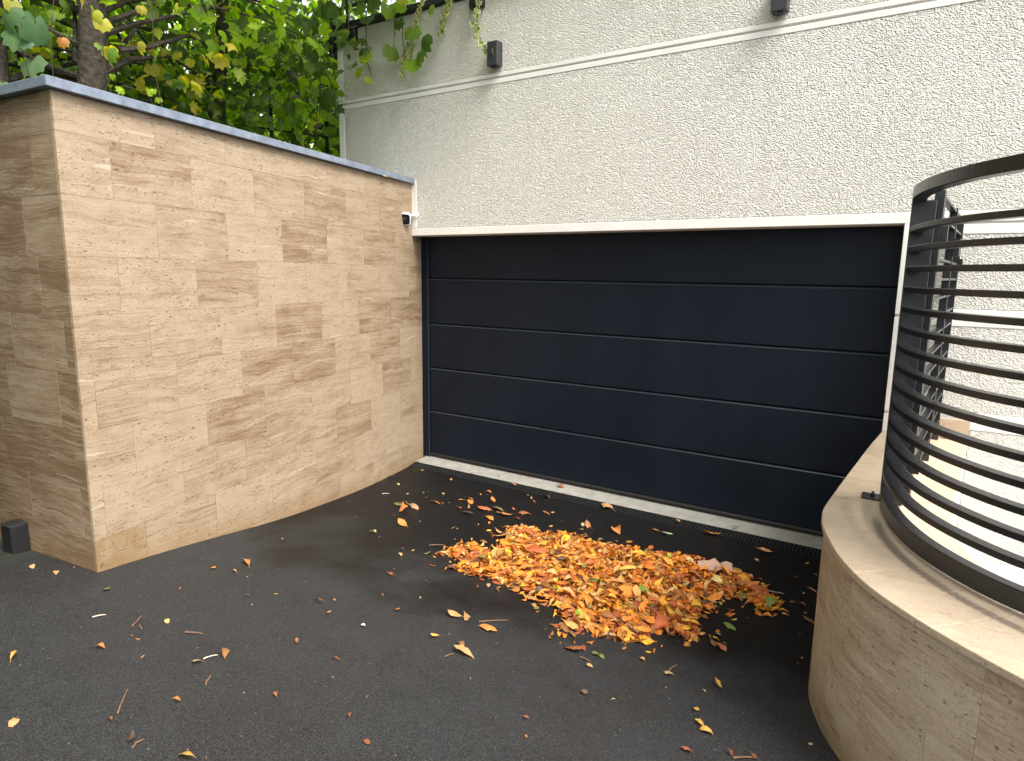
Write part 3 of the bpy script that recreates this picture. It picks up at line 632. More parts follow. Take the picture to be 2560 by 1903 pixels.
# ------------------------------------------------------------------ leaf meshes
def blade(L=1.0, W=0.38, fold=0.25, curl=0.6, twist=0.3, wid=0.58, edge=0.2, seed=0, stalk=0.12):
    # pointed leaflet, widest beyond the middle, folded on its midrib and curled along its length
    r_ = np.random.default_rng(seed); n = 8; V = []; UV = []; F = []
    for i in range(n):
        t_ = i / (n - 1); a_ = t_ ** (math.log(0.5) / math.log(wid))
        hw = W * 0.5 * max(0.02, math.sin(math.pi * a_)) ** 0.85 * (1 + 0.10 * r_.normal())
        if i in (0, n - 1): hw = 0.012
        ang = curl * (t_ - 0.5); x = (math.sin(ang) / max(abs(curl), 1e-3) * math.copysign(1, curl)) * L; z = (1 - math.cos(ang)) / max(abs(curl), 1e-3) * L * math.copysign(1, curl) * -1
        tw = twist * (t_ - 0.5)
        for u in (-1, -0.5, 0, 0.5, 1):
            yy = u * hw; zz = fold * abs(u) * hw - edge * (u * u) * hw * 0.6 + 0.02 * L * r_.normal() * abs(u)
            V.append((x, yy * math.cos(tw) - zz * math.sin(tw), z + yy * math.sin(tw) + zz * math.cos(tw))); UV.append((u, t_))
    for i in range(n - 1):
        for k in range(4): F.append((i * 5 + k, i * 5 + k + 1, (i + 1) * 5 + k + 1, (i + 1) * 5 + k))
    if stalk > 0:
        a0 = Vector(V[2]); d_ = (a0 - Vector(V[7])).normalized(); s_ = 0.008 * L; b0 = a0 + d_ * stalk * L + Vector((0, 0, -0.02 * L)); k = len(V)
        V += [tuple(a0 + Vector((0, s_, 0))), tuple(a0 - Vector((0, s_, 0))), tuple(b0 - Vector((0, s_, 0))), tuple(b0 + Vector((0, s_, 0)))]; UV += [(0, 0)] * 4; F.append((k, k + 1, k + 2, k + 3))
    V = np.array(V); V -= [0, 0, 0]
    return V, UV, F
def lobed(lobes, fold=0.2, seed=0, jag=0.0, droop=0.2, stalk=True):
    # palmate leaf: lobes = list of (angle deg, radius) round from the stalk; centre vertex at the stalk joint
    r_ = np.random.default_rng(seed); V = [(0, 0, 0)]; UV = [(0, 0.0)]; F = []
    out = []
    for (a_, rr) in lobes:
        rr *= 1 + 0.07 * r_.normal(); out.append((math.cos(R(a_)) * rr, math.sin(R(a_)) * rr))
    for (x, y) in out:
        d_ = math.hypot(x, y); V.append((x * 0.55, y * 0.55, fold * abs(y) * 0.55 - droop * (d_ * 0.55) ** 2 + 0.02 * r_.normal())); UV.append((y * 0.55, x * 0.55))
    for (x, y) in out:
        d_ = math.hypot(x, y); V.append((x, y, fold * abs(y) - droop * d_ * d_ * 1.3 + 0.03 * r_.normal())); UV.append((y, x))
    n = len(out)
    for i in range(n - 1):
        F.append((0, 1 + i, 2 + i)); F.append((1 + i, 1 + n + i, 2 + n + i, 2 + i))
    if stalk:
        k = len(V); V += [(0, 0.012, 0), (0, -0.012, 0), (-0.55, -0.012, 0.08), (-0.55, 0.012, 0.08)]; UV += [(0, 0)] * 4; F.append((k, k + 1, k + 2, k + 3))
    return np.array(V), UV, F
MAPLE = [(-165, .32), (-140, .55), (-118, .40), (-92, .62), (-72, .80), (-56, .50), (-38, .72), (-22, .66), (0, 1.0), (22, .66), (38, .72), (56, .50), (72, .80), (92, .62), (118, .40), (140, .55), (165, .32)]
GRAPE = [(-168, .30), (-150, .55), (-125, .66), (-100, .72), (-78, .86), (-60, .74), (-42, .90), (-20, .82), (0, 1.0), (20, .82), (42, .90), (60, .74), (78, .86), (100, .72), (125, .66), (150, .55), (168, .30)]
IVYL = [(-160, .45), (-115, .62), (-75, .55), (-45, .72), (-20, .62), (0, 1.0), (20, .62), (45, .72), (75, .55), (115, .62), (160, .45)]
OVAL = [(-170, .25), (-140, .42), (-105, .52), (-70, .60), (-40, .74), (-18, .9), (0, 1.0), (18, .9), (40, .74), (70, .60), (105, .52), (140, .42), (170, .25)]
def leaf_mesh(name, data, mat, col=(1, 1, 1), rimcol=None):
    V, UV, F = data
    me = bpy.data.meshes.new(name); me.from_pydata([tuple(q) for q in V], [], F)
    ul = me.uv_layers.new(name='UVMap'); ca = me.color_attributes.new('Col', 'FLOAT_COLOR', 'POINT')
    li = np.empty(len(me.loops), int); me.loops.foreach_get('vertex_index', li)
    ul.data.foreach_set('uv', np.array(UV, float)[li].ravel())
    c_ = np.ones((len(V), 4)); c_[:, :3] = col
    if rimcol is not None:
        n = (len(V) - 1) // 2; c_[1 + n:, :3] = rimcol
    ca.data.foreach_set('color', c_.ravel())
    me.polygons.foreach_set('use_smooth', [True] * len(me.polygons)); me.materials.append(mat); me.update()
    return me
BL = [blade(1, w_, f_, c_, t_, wd, e_, sd_) for (w_, f_, c_, t_, wd, e_, sd_) in [
    (.36, .30, .7, .4, .60, .1, 1), (.42, .15, -.5, .5, .62, .4, 2), (.30, .6, 1.3, .8, .58, .0, 3), (.46, .2, .9, -.5, .55, .7, 4), (.34, .8, -1.0, .9, .60, .0, 5), (.50, .1, .4, .2, .50, .5, 6), (.26, 1.1, .6, 1.3, .60, .0, 7), (.40, .4, 1.9, -.7, .62, .3, 8), (.32, .2, -1.5, .3, .6, .8, 9), (.52, .35, 1.1, .6, .52, -.4, 10)]]
LB = [lobed(OVAL, .35, 21, droop=.5), lobed(MAPLE, .5, 22, droop=.8), lobed(GRAPE, .3, 23, droop=.6)]
DEADM = [leaf_mesh('leaf', d_, M['dead']) for d_ in BL + LB]
def merged(name, datas, n, place, color, mat, parent=None):
    # many leaves in one mesh: place(i) -> (variant, 4x4), color(i) -> rgb
    Vs, Ls, Ps, Us, Cs = [], [], [], [], []; off = 0
    pre = []
    for V, UV, F in datas:
        loops = np.array([i for q in F for i in q]); cnt = np.array([len(q) for q in F]); pre.append((V, np.array(UV, float), loops, cnt))
    for i in range(n):
        k, mt_ = place(i)
        V, UV, loops, cnt = pre[k]; m3 = np.array(mt_)
        Vs.append(V @ m3[:3, :3].T + m3[:3, 3]); Ls.append(loops + off); Ps.append(cnt); Us.append(UV[loops]); c_ = np.ones((len(V), 4)); c_[:, :3] = color(i); Cs.append(c_); off += len(V)
    V = np.concatenate(Vs); L = np.concatenate(Ls); P = np.concatenate(Ps)
    me = bpy.data.meshes.new(name); me.vertices.add(len(V)); me.vertices.foreach_set('co', V.ravel())
    me.loops.add(len(L)); me.loops.foreach_set('vertex_index', L.astype(np.int32))
    me.polygons.add(len(P)); st_ = np.r_[0, np.cumsum(P)[:-1]]; me.polygons.foreach_set('loop_start', st_.astype(np.int32))
    me.update(calc_edges=True); me.validate()
    ul = me.uv_layers.new(name='UVMap'); ul.data.foreach_set('uv', np.concatenate(Us).ravel())
    ca = me.color_attributes.new('Col', 'FLOAT_COLOR', 'POINT'); ca.data.foreach_set('color', np.concatenate(Cs).ravel())
    me.polygons.foreach_set('use_smooth', [True] * len(me.polygons)); me.materials.append(mat)
    o = bpy.data.objects.new(name, me); COL.objects.link(o)
    if parent is not None: world_parent(o, parent)
    return o
def xf(loc, rx, ry, rz, s):
    return Matrix.Translation(loc) @ Matrix.Rotation(rz, 4, 'Z') @ Matrix.Rotation(ry, 4, 'Y') @ Matrix.Rotation(rx, 4, 'X') @ Matrix.Scale(s, 4)

# ------------------------------------------------------------------ leaf pile
LEAVES=[(-0.031,-0.444,0.036,'olive'),(0.094,-0.761,0.081,'pink'),(0.237,-0.426,0.054,'yel'),(0.337,-0.922,0.033,'pale'),(-0.006,-0.203,0.031,'tan'),(0.642,-1.113,0.026,'pale'),(0.737,-0.99,0.064,'dull'),(0.858,-1.082,0.036,'tan'),(1.015,-1.163,0.112,'or'),(1.077,-1.124,0.031,'tan'),(0.89,-0.888,0.032,'tan'),(1.019,-0.809,0.027,'br'),(1.162,-0.937,0.078,'yel'),(1.218,-0.864,0.062,'br'),(1.267,-0.94,0.103,'or'),(1.209,-0.689,0.053,'yel'),(1.224,-0.58,0.065,'or'),(1.415,-0.775,0.098,'or'),(0.663,-0.463,0.034,'yel'),(0.564,-0.181,0.03,'tan'),(1.323,-0.293,0.078,'tan'),(1.596,-0.453,0.048,'yel'),(1.68,-0.511,0.063,'tan'),(1.732,-0.559,0.047,'red'),(1.767,-0.368,0.085,'dark'),(1.06,-0.159,0.035,'red'),(0.782,-0.247,0.047,'br'),(1.354,-0.021,0.04,'red'),(1.771,-0.096,0.066,'red'),(1.888,-0.233,0.032,'br'),(1.456,0.219,0.059,'br'),(1.691,0.248,0.046,'tan'),(1.254,-0.012,0.029,'tan'),(0.472,0.2,0.05,'pale'),(-0.177,0.101,0.091,'pink'),(0.805,-1.43,0.11,'olive'),(0.838,-1.349,0.06,'br'),(0.943,-1.511,0.185,'or'),(0.956,-1.379,0.109,'pink'),(0.899,-1.388,0.06,'olive'),(1.0,-1.699,0.028,'br'),(1.228,-1.833,0.126,'or'),(1.188,-2.139,0.065,'pale'),(1.478,-1.019,0.129,'red'),(1.588,-0.95,0.12,'olive'),(1.288,-1.154,0.06,'red'),(1.353,-1.084,0.07,'pink'),(1.43,-1.212,0.107,'dark'),(1.725,-1.032,0.117,'or'),(1.714,-0.871,0.06,'or'),(1.831,-0.89,0.108,'red'),(1.854,-1.056,0.067,'red'),(1.658,-1.202,0.105,'or'),(1.638,-1.026,0.049,'br'),(1.983,-0.759,0.079,'br'),(2.027,-0.717,0.04,'tan'),(2.419,-0.804,0.094,'or'),(2.377,-0.825,0.038,'pale'),(2.187,-1.035,0.042,'yel'),(2.434,-0.96,0.046,'tan'),(1.582,-1.616,0.041,'olive'),(1.856,-1.318,0.032,'br'),(1.843,-1.39,0.027,'br'),(1.89,-1.515,0.04,'red'),(1.913,-1.438,0.072,'tan'),(1.993,-1.526,0.123,'yel'),(1.959,-1.714,0.06,'br'),(1.617,-2.277,0.048,'dull'),(1.696,-2.241,0.028,'tan'),(1.673,-2.356,0.035,'tan'),(1.922,-2.719,0.046,'red'),(2.45,-2.483,0.028,'red'),(2.475,-2.396,0.028,'tan'),(2.555,-2.395,0.035,'tan'),(2.298,-2.352,0.044,'or'),(1.267,-1.674,0.046,'dull'),(2.415,-0.801,0.109,'pink'),(2.677,-0.787,0.137,'or'),(2.946,-0.567,0.061,'yel'),(3.05,-0.592,0.091,'mint'),(3.374,-0.381,0.136,'or'),(3.513,-0.191,0.054,'br'),(3.816,-0.527,0.12,'tan'),(3.789,-0.69,0.041,'tan'),(4.134,-0.539,0.041,'yel'),(4.1,-0.864,0.039,'red'),(4.214,-0.736,0.047,'red'),(4.235,-1.022,0.074,'tan'),(4.281,-1.525,0.078,'br'),(3.904,-1.944,0.08,'green'),(3.873,-2.086,0.042,'white'),(3.846,-2.158,0.041,'br'),(3.93,-2.249,0.08,'red'),(3.887,-2.233,0.06,'br'),(3.093,-2.657,0.031,'red'),(2.794,-2.405,0.09,'tan'),(2.909,-2.513,0.043,'olive'),(3.928,-1.114,0.038,'yel'),(3.978,-1.584,0.029,'tan'),(3.768,-1.623,0.029,'tan'),(4.152,-1.298,0.047,'br'),(4.207,-1.298,0.059,'br'),(3.239,-2.686,0.06,'br'),(3.046,-0.3,0.047,'tan'),(2.384,-0.319,0.134,'tan'),(2.632,-2.96,0.091,'tan'),(2.7,-2.941,0.081,'tan'),(2.862,-2.963,0.098,'or'),(2.722,-3.245,0.051,'yel'),(2.878,-3.228,0.046,'br'),(2.942,-3.29,0.116,'tan'),(3.328,-2.852,0.103,'red'),(3.362,-2.803,0.057,'red'),(3.436,-2.817,0.047,'olive'),(3.468,-2.821,0.032,'green'),(3.465,-2.964,0.036,'pale'),(3.527,-2.651,0.029,'or'),(3.803,-2.753,0.054,'pale'),(4.032,-2.7,0.061,'yel'),(4.021,-3.007,0.024,'yel'),(4.063,-3.112,0.058,'yel'),(4.105,-3.154,0.06,'yel'),(4.079,-3.343,0.046,'red'),(4.223,-3.246,0.036,'red'),(4.305,-3.21,0.028,'red'),(3.474,-3.581,0.015,'red'),(3.575,-3.222,0.037,'dull'),(3.637,-2.688,0.028,'tan'),(1.182,-3.256,0.11,'or'),(1.136,-3.456,0.039,'or'),(1.259,-3.404,0.05,'tan'),(1.045,-4.032,0.045,'green'),(1.641,-3.58,0.035,'red'),(0.362,-4.127,0.038,'tan'),(0.581,-4.088,0.037,'tan'),(0.586,-3.993,0.032,'red'),(1.666,-4.362,0.066,'or'),(1.49,-4.629,0.059,'yel'),(2.106,-4.16,0.057,'pale'),(2.131,-4.044,0.062,'br'),(2.281,-3.76,0.035,'red'),(2.365,-3.41,0.043,'white'),(2.549,-3.754,0.038,'red'),(2.319,-4.383,0.047,'or'),(2.582,-4.111,0.03,'red'),(2.923,-4.025,0.025,'red'),(2.009,-4.813,0.04,'tan'),(2.255,-4.597,0.024,'br'),(2.433,-4.616,0.049,'dark'),(2.663,-4.548,0.07,'yel'),(3.098,-4.105,0.013,'red'),(1.975,-3.357,0.061,'dull'),(2.127,-3.42,0.034,'tan'),(2.353,-3.125,0.041,'or'),(1.926,-2.728,0.053,'red'),(1.631,-4.032,0.018,'tan')]
SPECIAL=[(3.148,-1.64,0.176,'yellow'),(3.606,-1.172,0.259,'paper'),(3.042,-2.013,0.083,'dkgreen'),(4.035,-1.451,0.093,'green'),(3.35,-1.91,0.093,'green'),(3.17,-2.468,0.063,'ltgreen'),(2.873,-1.817,0.05,'green'),(2.899,-2.256,0.057,'ltgreen'),(3.272,-1.191,0.054,'ltgreen'),(2.226,-2.116,0.064,'olive'),(3.541,-1.656,0.048,'mint')]
TWIGS=[(1.331,-4.238,1.35,-4.184),(1.563,-4.165,1.49,-4.079),(1.804,-4.039,1.884,-3.995),(2.23,-4.562,2.093,-4.455),(2.297,-4.242,2.242,-4.185),(2.099,-4.13,2.114,-4.069),(2.476,-4.635,2.457,-4.584),(1.578,-4.139,1.634,-4.155),(2.771,-2.92,2.875,-2.782),(2.898,-3.385,2.912,-3.332),(3.391,-2.904,3.455,-2.913),(3.793,-2.711,3.805,-2.619),(4.239,-3.267,4.314,-3.204),(1.694,-2.06,1.782,-1.974),(3.952,-1.201,4.083,-1.188),(0.44,-1.255,0.495,-1.211)]
PILE=[(1.908,-1.28),(1.993,-1.215),(2.211,-1.228),(2.282,-1.172),(2.477,-1.096),(2.657,-1.203),(2.772,-1.113),(2.977,-1.092),(3.219,-0.995),(3.427,-0.988),(3.58,-1.054),(3.694,-0.989),(3.793,-1.031),(3.953,-1.267),(4.101,-1.358),(4.067,-1.509),(3.98,-1.514),(3.878,-1.46),(3.709,-1.531),(3.757,-1.754),(3.673,-1.855),(3.723,-1.911),(3.719,-2.045),(3.776,-2.147),(3.785,-2.265),(3.734,-2.267),(3.638,-2.264),(3.54,-2.319),(3.582,-2.475),(3.462,-2.581),(3.363,-2.601),(3.296,-2.552),(3.225,-2.59),(3.17,-2.683),(3.117,-2.56),(3.061,-2.43),(2.943,-2.361),(2.777,-2.309),(2.569,-2.284),(2.419,-2.317),(2.217,-2.285),(2.109,-2.317),(2.129,-2.23),(2.064,-2.122),(1.89,-2.132),(1.869,-1.908),(1.927,-1.8),(2.133,-1.901),(2.139,-1.765),(2.092,-1.565)]

PAL = dict(olive=(0.20, 0.17, 0.04), pink=(0.48, 0.22, 0.12), yel=(0.74, 0.38, 0.035), pale=(0.66, 0.47, 0.17), tan=(0.60, 0.30, 0.09), dull=(0.17, 0.085, 0.05), br=(0.33, 0.125, 0.03), red=(0.40, 0.095, 0.025), dark=(0.085, 0.035, 0.022), mint=(0.30, 0.42, 0.25), green=(0.17, 0.25, 0.03), white=(0.72, 0.66, 0.62), paper=(0.60, 0.37, 0.27), dkgreen=(0.05, 0.12, 0.02), ltgreen=(0.36, 0.45, 0.05), yellow=(0.74, 0.56, 0.13))
PAL['or'] = (0.66, 0.215, 0.022)
WORD = dict(olive='olive', pink='pinkish brown', yel='golden yellow', pale='pale yellow', tan='tan', dull='dull sodden brown', br='brown', red='rusty red', dark='dark brown', mint='pale mint green', green='green', white='whitish', yellow='bright yellow', dkgreen='dark green', ltgreen='light green')
WORD['or'] = 'orange'
pile = np.array(PILE)
def inside(x, y):
    c_ = False; j = len(pile) - 1
    for i in range(len(pile)):
        if (pile[i, 1] > y) != (pile[j, 1] > y) and x < (pile[j, 0] - pile[i, 0]) * (y - pile[i, 1]) / (pile[j, 1] - pile[i, 1]) + pile[i, 0]: c_ = not c_
        j = i
    return c_
def edge_d(x, y):
    A = pile; B = np.roll(pile, -1, 0); d_ = B - A; q = np.array([x, y]) - A
    t_ = np.clip((q * d_).sum(1) / (d_ * d_).sum(1), 0, 1); return np.linalg.norm(q - t_[:, None] * d_, axis=1).min()
lo, hi = pile.min(0), pile.max(0)
spots = []
while len(spots) < 5600:
    x, y = rng.uniform(lo, hi)
    if inside(x, y):
        e = edge_d(x, y); h_ = min(0.06, 0.015 + 0.2 * e)
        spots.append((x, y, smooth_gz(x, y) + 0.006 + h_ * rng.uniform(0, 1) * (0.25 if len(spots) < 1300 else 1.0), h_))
n0 = len(spots)
while len(spots) < n0 + 170:
    x, y = rng.uniform(lo - 0.25, hi + 0.25)
    e = edge_d(x, y)
    if not inside(x, y) and e < 0.22 and rng.random() < (1 - e / 0.22) ** 2 and y < -0.5 and x < 4.25: spots.append((x, y, smooth_gz(x, y) + 0.008, 0.01))
PC = [('or', .38), ('tan', .16), ('yel', .13), ('br', .13), ('red', .13), ('pale', .02), ('dark', .03), ('olive', .02)]
pk = [a for a, _ in PC]; pp = np.array([b_ for _, b_ in PC]); pp /= pp.sum()
def jit(c_, s_=0.22):
    f_ = rng.uniform(1 - s_, 1 + s_); return tuple(min(0.9, max(0.004, a * f_ * rng.uniform(0.93, 1.07))) for a in c_)
def pl_place(i):
    x, y, z, h_ = spots[i]; big_ = (1.0 if rng.random() < 0.6 else 0.6) * (0.7 if i >= n0 else 1.0)
    return int(rng.integers(0, 10)), xf((x, y, z), rng.normal() * (0.42 if i < n0 else 0.15), rng.normal() * (0.3 if i < n0 else 0.1), rng.uniform(0, 6.28), rng.uniform(0.06, 0.125) * big_)
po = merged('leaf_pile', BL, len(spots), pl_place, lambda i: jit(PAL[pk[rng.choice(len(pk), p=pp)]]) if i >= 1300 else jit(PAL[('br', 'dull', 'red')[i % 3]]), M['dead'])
tag(po, 'heap of orange and brown autumn leaves raked together on the asphalt', 'leaf pile', kind='stuff')
# the leaves that show on top of the pile
G_TOP = 'leaves lying on top of the pile'
for i in range(130):
    while True:
        x, y = rng.uniform(lo, hi)
        if inside(x, y): break
    h_ = min(0.06, 0.015 + 0.2 * edge_d(x, y)); k = pk[rng.choice(6, p=pp[:6] / pp[:6].sum())]
    o = link('leaf', DEADM[int(rng.integers(0, 10))], loc=(x, y, smooth_gz(x, y) + h_ + 0.018), rot=(rng.normal() * 0.4, rng.normal() * 0.3, rng.uniform(0, 6.28)), scale=(rng.uniform(0.09, 0.145),) * 3)
    o.color = (*jit(PAL[k], 0.15), 1); zx = 'left end' if x < 2.5 else ('right tail' if x > 3.7 else ('left half' if x < 2.95 else ('middle' if x < 3.35 else 'right half')))
    zy = 'front' if y < -2.0 else ('back' if y > -1.5 else 'centre')
    tag(o, f"{'long' if o.scale[0] > 0.12 else 'short'} {WORD[k]} curled leaf on the leaf pile, {zx}, towards the {zy}", 'leaf', G_TOP)
SPL = dict(yellow='big bright yellow oval leaf lying flat on the leaf pile', dkgreen='dark green leaf standing out in the middle of the pile')
gi = 0
for (x, y, s_, k) in SPECIAL:
    h_ = min(0.06, 0.015 + 0.2 * edge_d(x, y)) if inside(x, y) else 0.01
    z = smooth_gz(x, y) + h_ + 0.035
    if k == 'paper':
        n = 7; pv = []; pf = []
        for i in range(n):
            for j in range(4): pv.append(((i / (n - 1) - .5) * 0.24, (j / 3 - .5) * 0.11 * (1 - 0.35 * abs(i / (n - 1) - .5) * 2), 0.012 * math.sin(i * 1.9 + j) + 0.02 * ((i % 2) - .5) * (j / 3)))
        for i in range(n - 1):
            for j in range(3): pf.append((i * 4 + j, i * 4 + j + 1, (i + 1) * 4 + j + 1, (i + 1) * 4 + j))
        M['paper'] = simple('damp_paper', (0.40, 0.25, 0.18), 0.7, 0.3, noise=0.2, nscale=25)
        o = MB().add(pv, pf).obj('paper_scrap', M['paper'], smooth=True, recalc=False, loc=(x, y, z + 0.01), rot=(0.30, 0.0, R(22)))
        tag(o, 'crumpled pinkish beige paper scrap at the right end of the leaf pile', 'paper'); continue
    v_ = 10 if k in ('yellow',) else (11 if k in ('green', 'ltgreen', 'mint') else 12)
    o = link('leaf', DEADM[v_], loc=(x, y, z), rot=(0.15 * rng.normal(), 0.18 * rng.normal() + 0.1, rng.uniform(0, 6.28)), scale=(s_ * (0.72 if v_ == 10 else 0.6),) * 3)
    if v_ == 10: o.rotation_euler = (0.25, 0.05, R(200)); o.scale = (s_ * 0.75, s_ * 0.52, s_ * 0.5)
    o.color = (*PAL[k], 1)
    if k in SPL: tag(o, SPL[k], 'leaf')
    else: tag(o, WORD[k] + ' lobed leaf lying on the leaf pile', 'leaf', 'green leaves on the pile')
# scattered leaves
seen = {}
def where(x, y):
    if y > -0.75: return 'by the drain channel' if y < -0.2 else 'on the pale threshold'
    if x < 2.0 and y > -2.2: return 'left of the leaf pile towards the door corner'
    if y > -1.25 and x < 4.4: return 'between the leaf pile and the drain'
    if x > 3.8: return 'between the leaf pile and the curved wall' if y > -2.4 else 'in front of the curved wall'
    if y < -3.0: return 'on the bare asphalt in front' if x > 2.2 else 'on the asphalt in front of the stone wall'
    return 'just in front of the leaf pile' if x > 2.4 else 'on the asphalt beside the stone wall'
for i, (x, y, s_, k) in enumerate(LEAVES):
    zz = smooth_gz(x, y) if y < -0.336 else (-0.07 if y < -0.205 else -0.06)
    s2 = max(s_, 0.03) * (0.6 if k == 'white' else 1.0)
    v_ = int(rng.integers(0, 10)) if s_ > 0.045 or k in ('red', 'br') else 10
    if s_ > 0.07 and v_ in (2, 6, 7, 8): v_ = (0, 1, 3, 5)[i % 4]
    sc2 = s2 * (1.15 if v_ < 10 else 0.7)
    o = link('leaf', DEADM[v_], loc=(x, y, zz + 0.012 + 0.10 * sc2), rot=(rng.normal() * 0.22, rng.normal() * 0.15, rng.uniform(-0.5, 0.9) + (math.pi if rng.random() < .5 else 0) + R(-30)), scale=(sc2,) * 3)
    o.color = (*jit(tuple(0.72 * q_ + 0.10 * sum(PAL[k]) / 3 for q_ in PAL[k]), 0.15), 1)
    size_ = 'large' if s_ > 0.11 else ('small' if s_ < 0.05 else 'fallen')
    lab = f"{size_} {WORD[k]} {'curled ' if v_ in (2, 4, 6, 7, 8) else ''}leaf {where(x, y)}"
    tag(o, lab, 'leaf', 'fallen leaves scattered on the driveway')
# twigs
for i, (x0, y0, x1, y1) in enumerate(TWIGS):
    n = 5; pts = []
    for j in range(n):
        t_ = j / (n - 1); x = x0 + (x1 - x0) * t_; y = y0 + (y1 - y0) * t_; b_ = 0.03 * math.sin(math.pi * t_) * math.hypot(x1 - x0, y1 - y0) * rng.normal()
        pts.append((x + b_, y + b_, smooth_gz(x, y) + 0.006 + 0.004 * abs(math.sin(3 * t_))))
    pale_ = i in (0, 5, 14, 15)
    o = MB().tube(pts, [0.0042, 0.0035, 0.003, 0.0027, 0.0018], 6).obj('twig', M['twig_pale' if pale_ else 'twig'])
    mx, my = (x0 + x1) / 2, (y0 + y1) / 2
    tag(o, f"{'bleached' if pale_ else 'brown'} {'long' if math.hypot(x1 - x0, y1 - y0) > 0.15 else 'short'} thin twig lying {where(mx, my)}", 'twig', 'twigs on the driveway')
# crumbs of leaf and grit
cr = []
for i in range(130):
    x, y = rng.uniform(0.2, 4.6), rng.uniform(-5.0, -0.5); cr.append((x, y))
def cr_place(i):
    x, y = cr[i]; return int(rng.integers(0, 10)), xf((x, y, smooth_gz(x, y) + 0.004), rng.normal() * .3, rng.normal() * .2, rng.uniform(0, 6.28), rng.uniform(0.008, 0.026))
co_ = merged('leaf_crumbs', BL, len(cr), cr_place, lambda i: jit(PAL[['tan', 'br', 'pale', 'br', 'dull'][rng.integers(0, 5)]]), M['dead'])
tag(co_, 'tiny crumbs of leaf and grit strewn over the asphalt', 'debris', kind='stuff')
# two dry leaves caught on the wall coping
for (s_, dz, lab, k) in ((-0.02, 3.052, 'dry brown leaf caught at the end of the metal coping', 'red'), (0.62, 2.99, 'small tan leaf hanging under the edge of the metal coping', 'tan')):
    q_ = O + dW * s_ + nW * 0.03
    o = link('leaf', DEADM[3], loc=(q_.x + 0.02, q_.y, dz), rot=(0.4, 0.3, 0.6), scale=(0.10 if k == 'red' else 0.06,) * 3); o.color = (*PAL[k], 1); tag(o, lab, 'leaf')

# ------------------------------------------------------------------ trees and vines
GREENS = dict(b=(0.12, 0.22, 0.10), g=(0.16, 0.25, 0.035), d=(0.07, 0.12, 0.025), l=(0.30, 0.45, 0.03), y=(0.42, 0.40, 0.06), o=(0.50, 0.26, 0.08))
MAPV = [lobed(MAPLE, f_, s_, droop=d_) for f_, s_, d_ in ((.1, 31, .25), (.35, 32, .5), (-.2, 33, .3), (.5, 34, .1))] + [lobed(GRAPE, f_, s_, droop=d_) for f_, s_, d_ in ((.2, 41, .3), (-.15, 42, .5), (.45, 43, .2))]
MAPM = [leaf_mesh('leaf', d_, M['green']) for d_ in MAPV]
SMALL = [lobed(OVAL, f_, s_, droop=d_, stalk=False) for f_, s_, d_ in ((.2, 51, .2), (.4, 52, .5), (-.2, 53, .3))]
def hang_rot(spread=0.5):
    # leaf tip (+X) hangs down, blade faces roughly outwards
    return (rng.normal() * spread, R(62) + rng.normal() * 0.35, rng.uniform(0, 6.28))
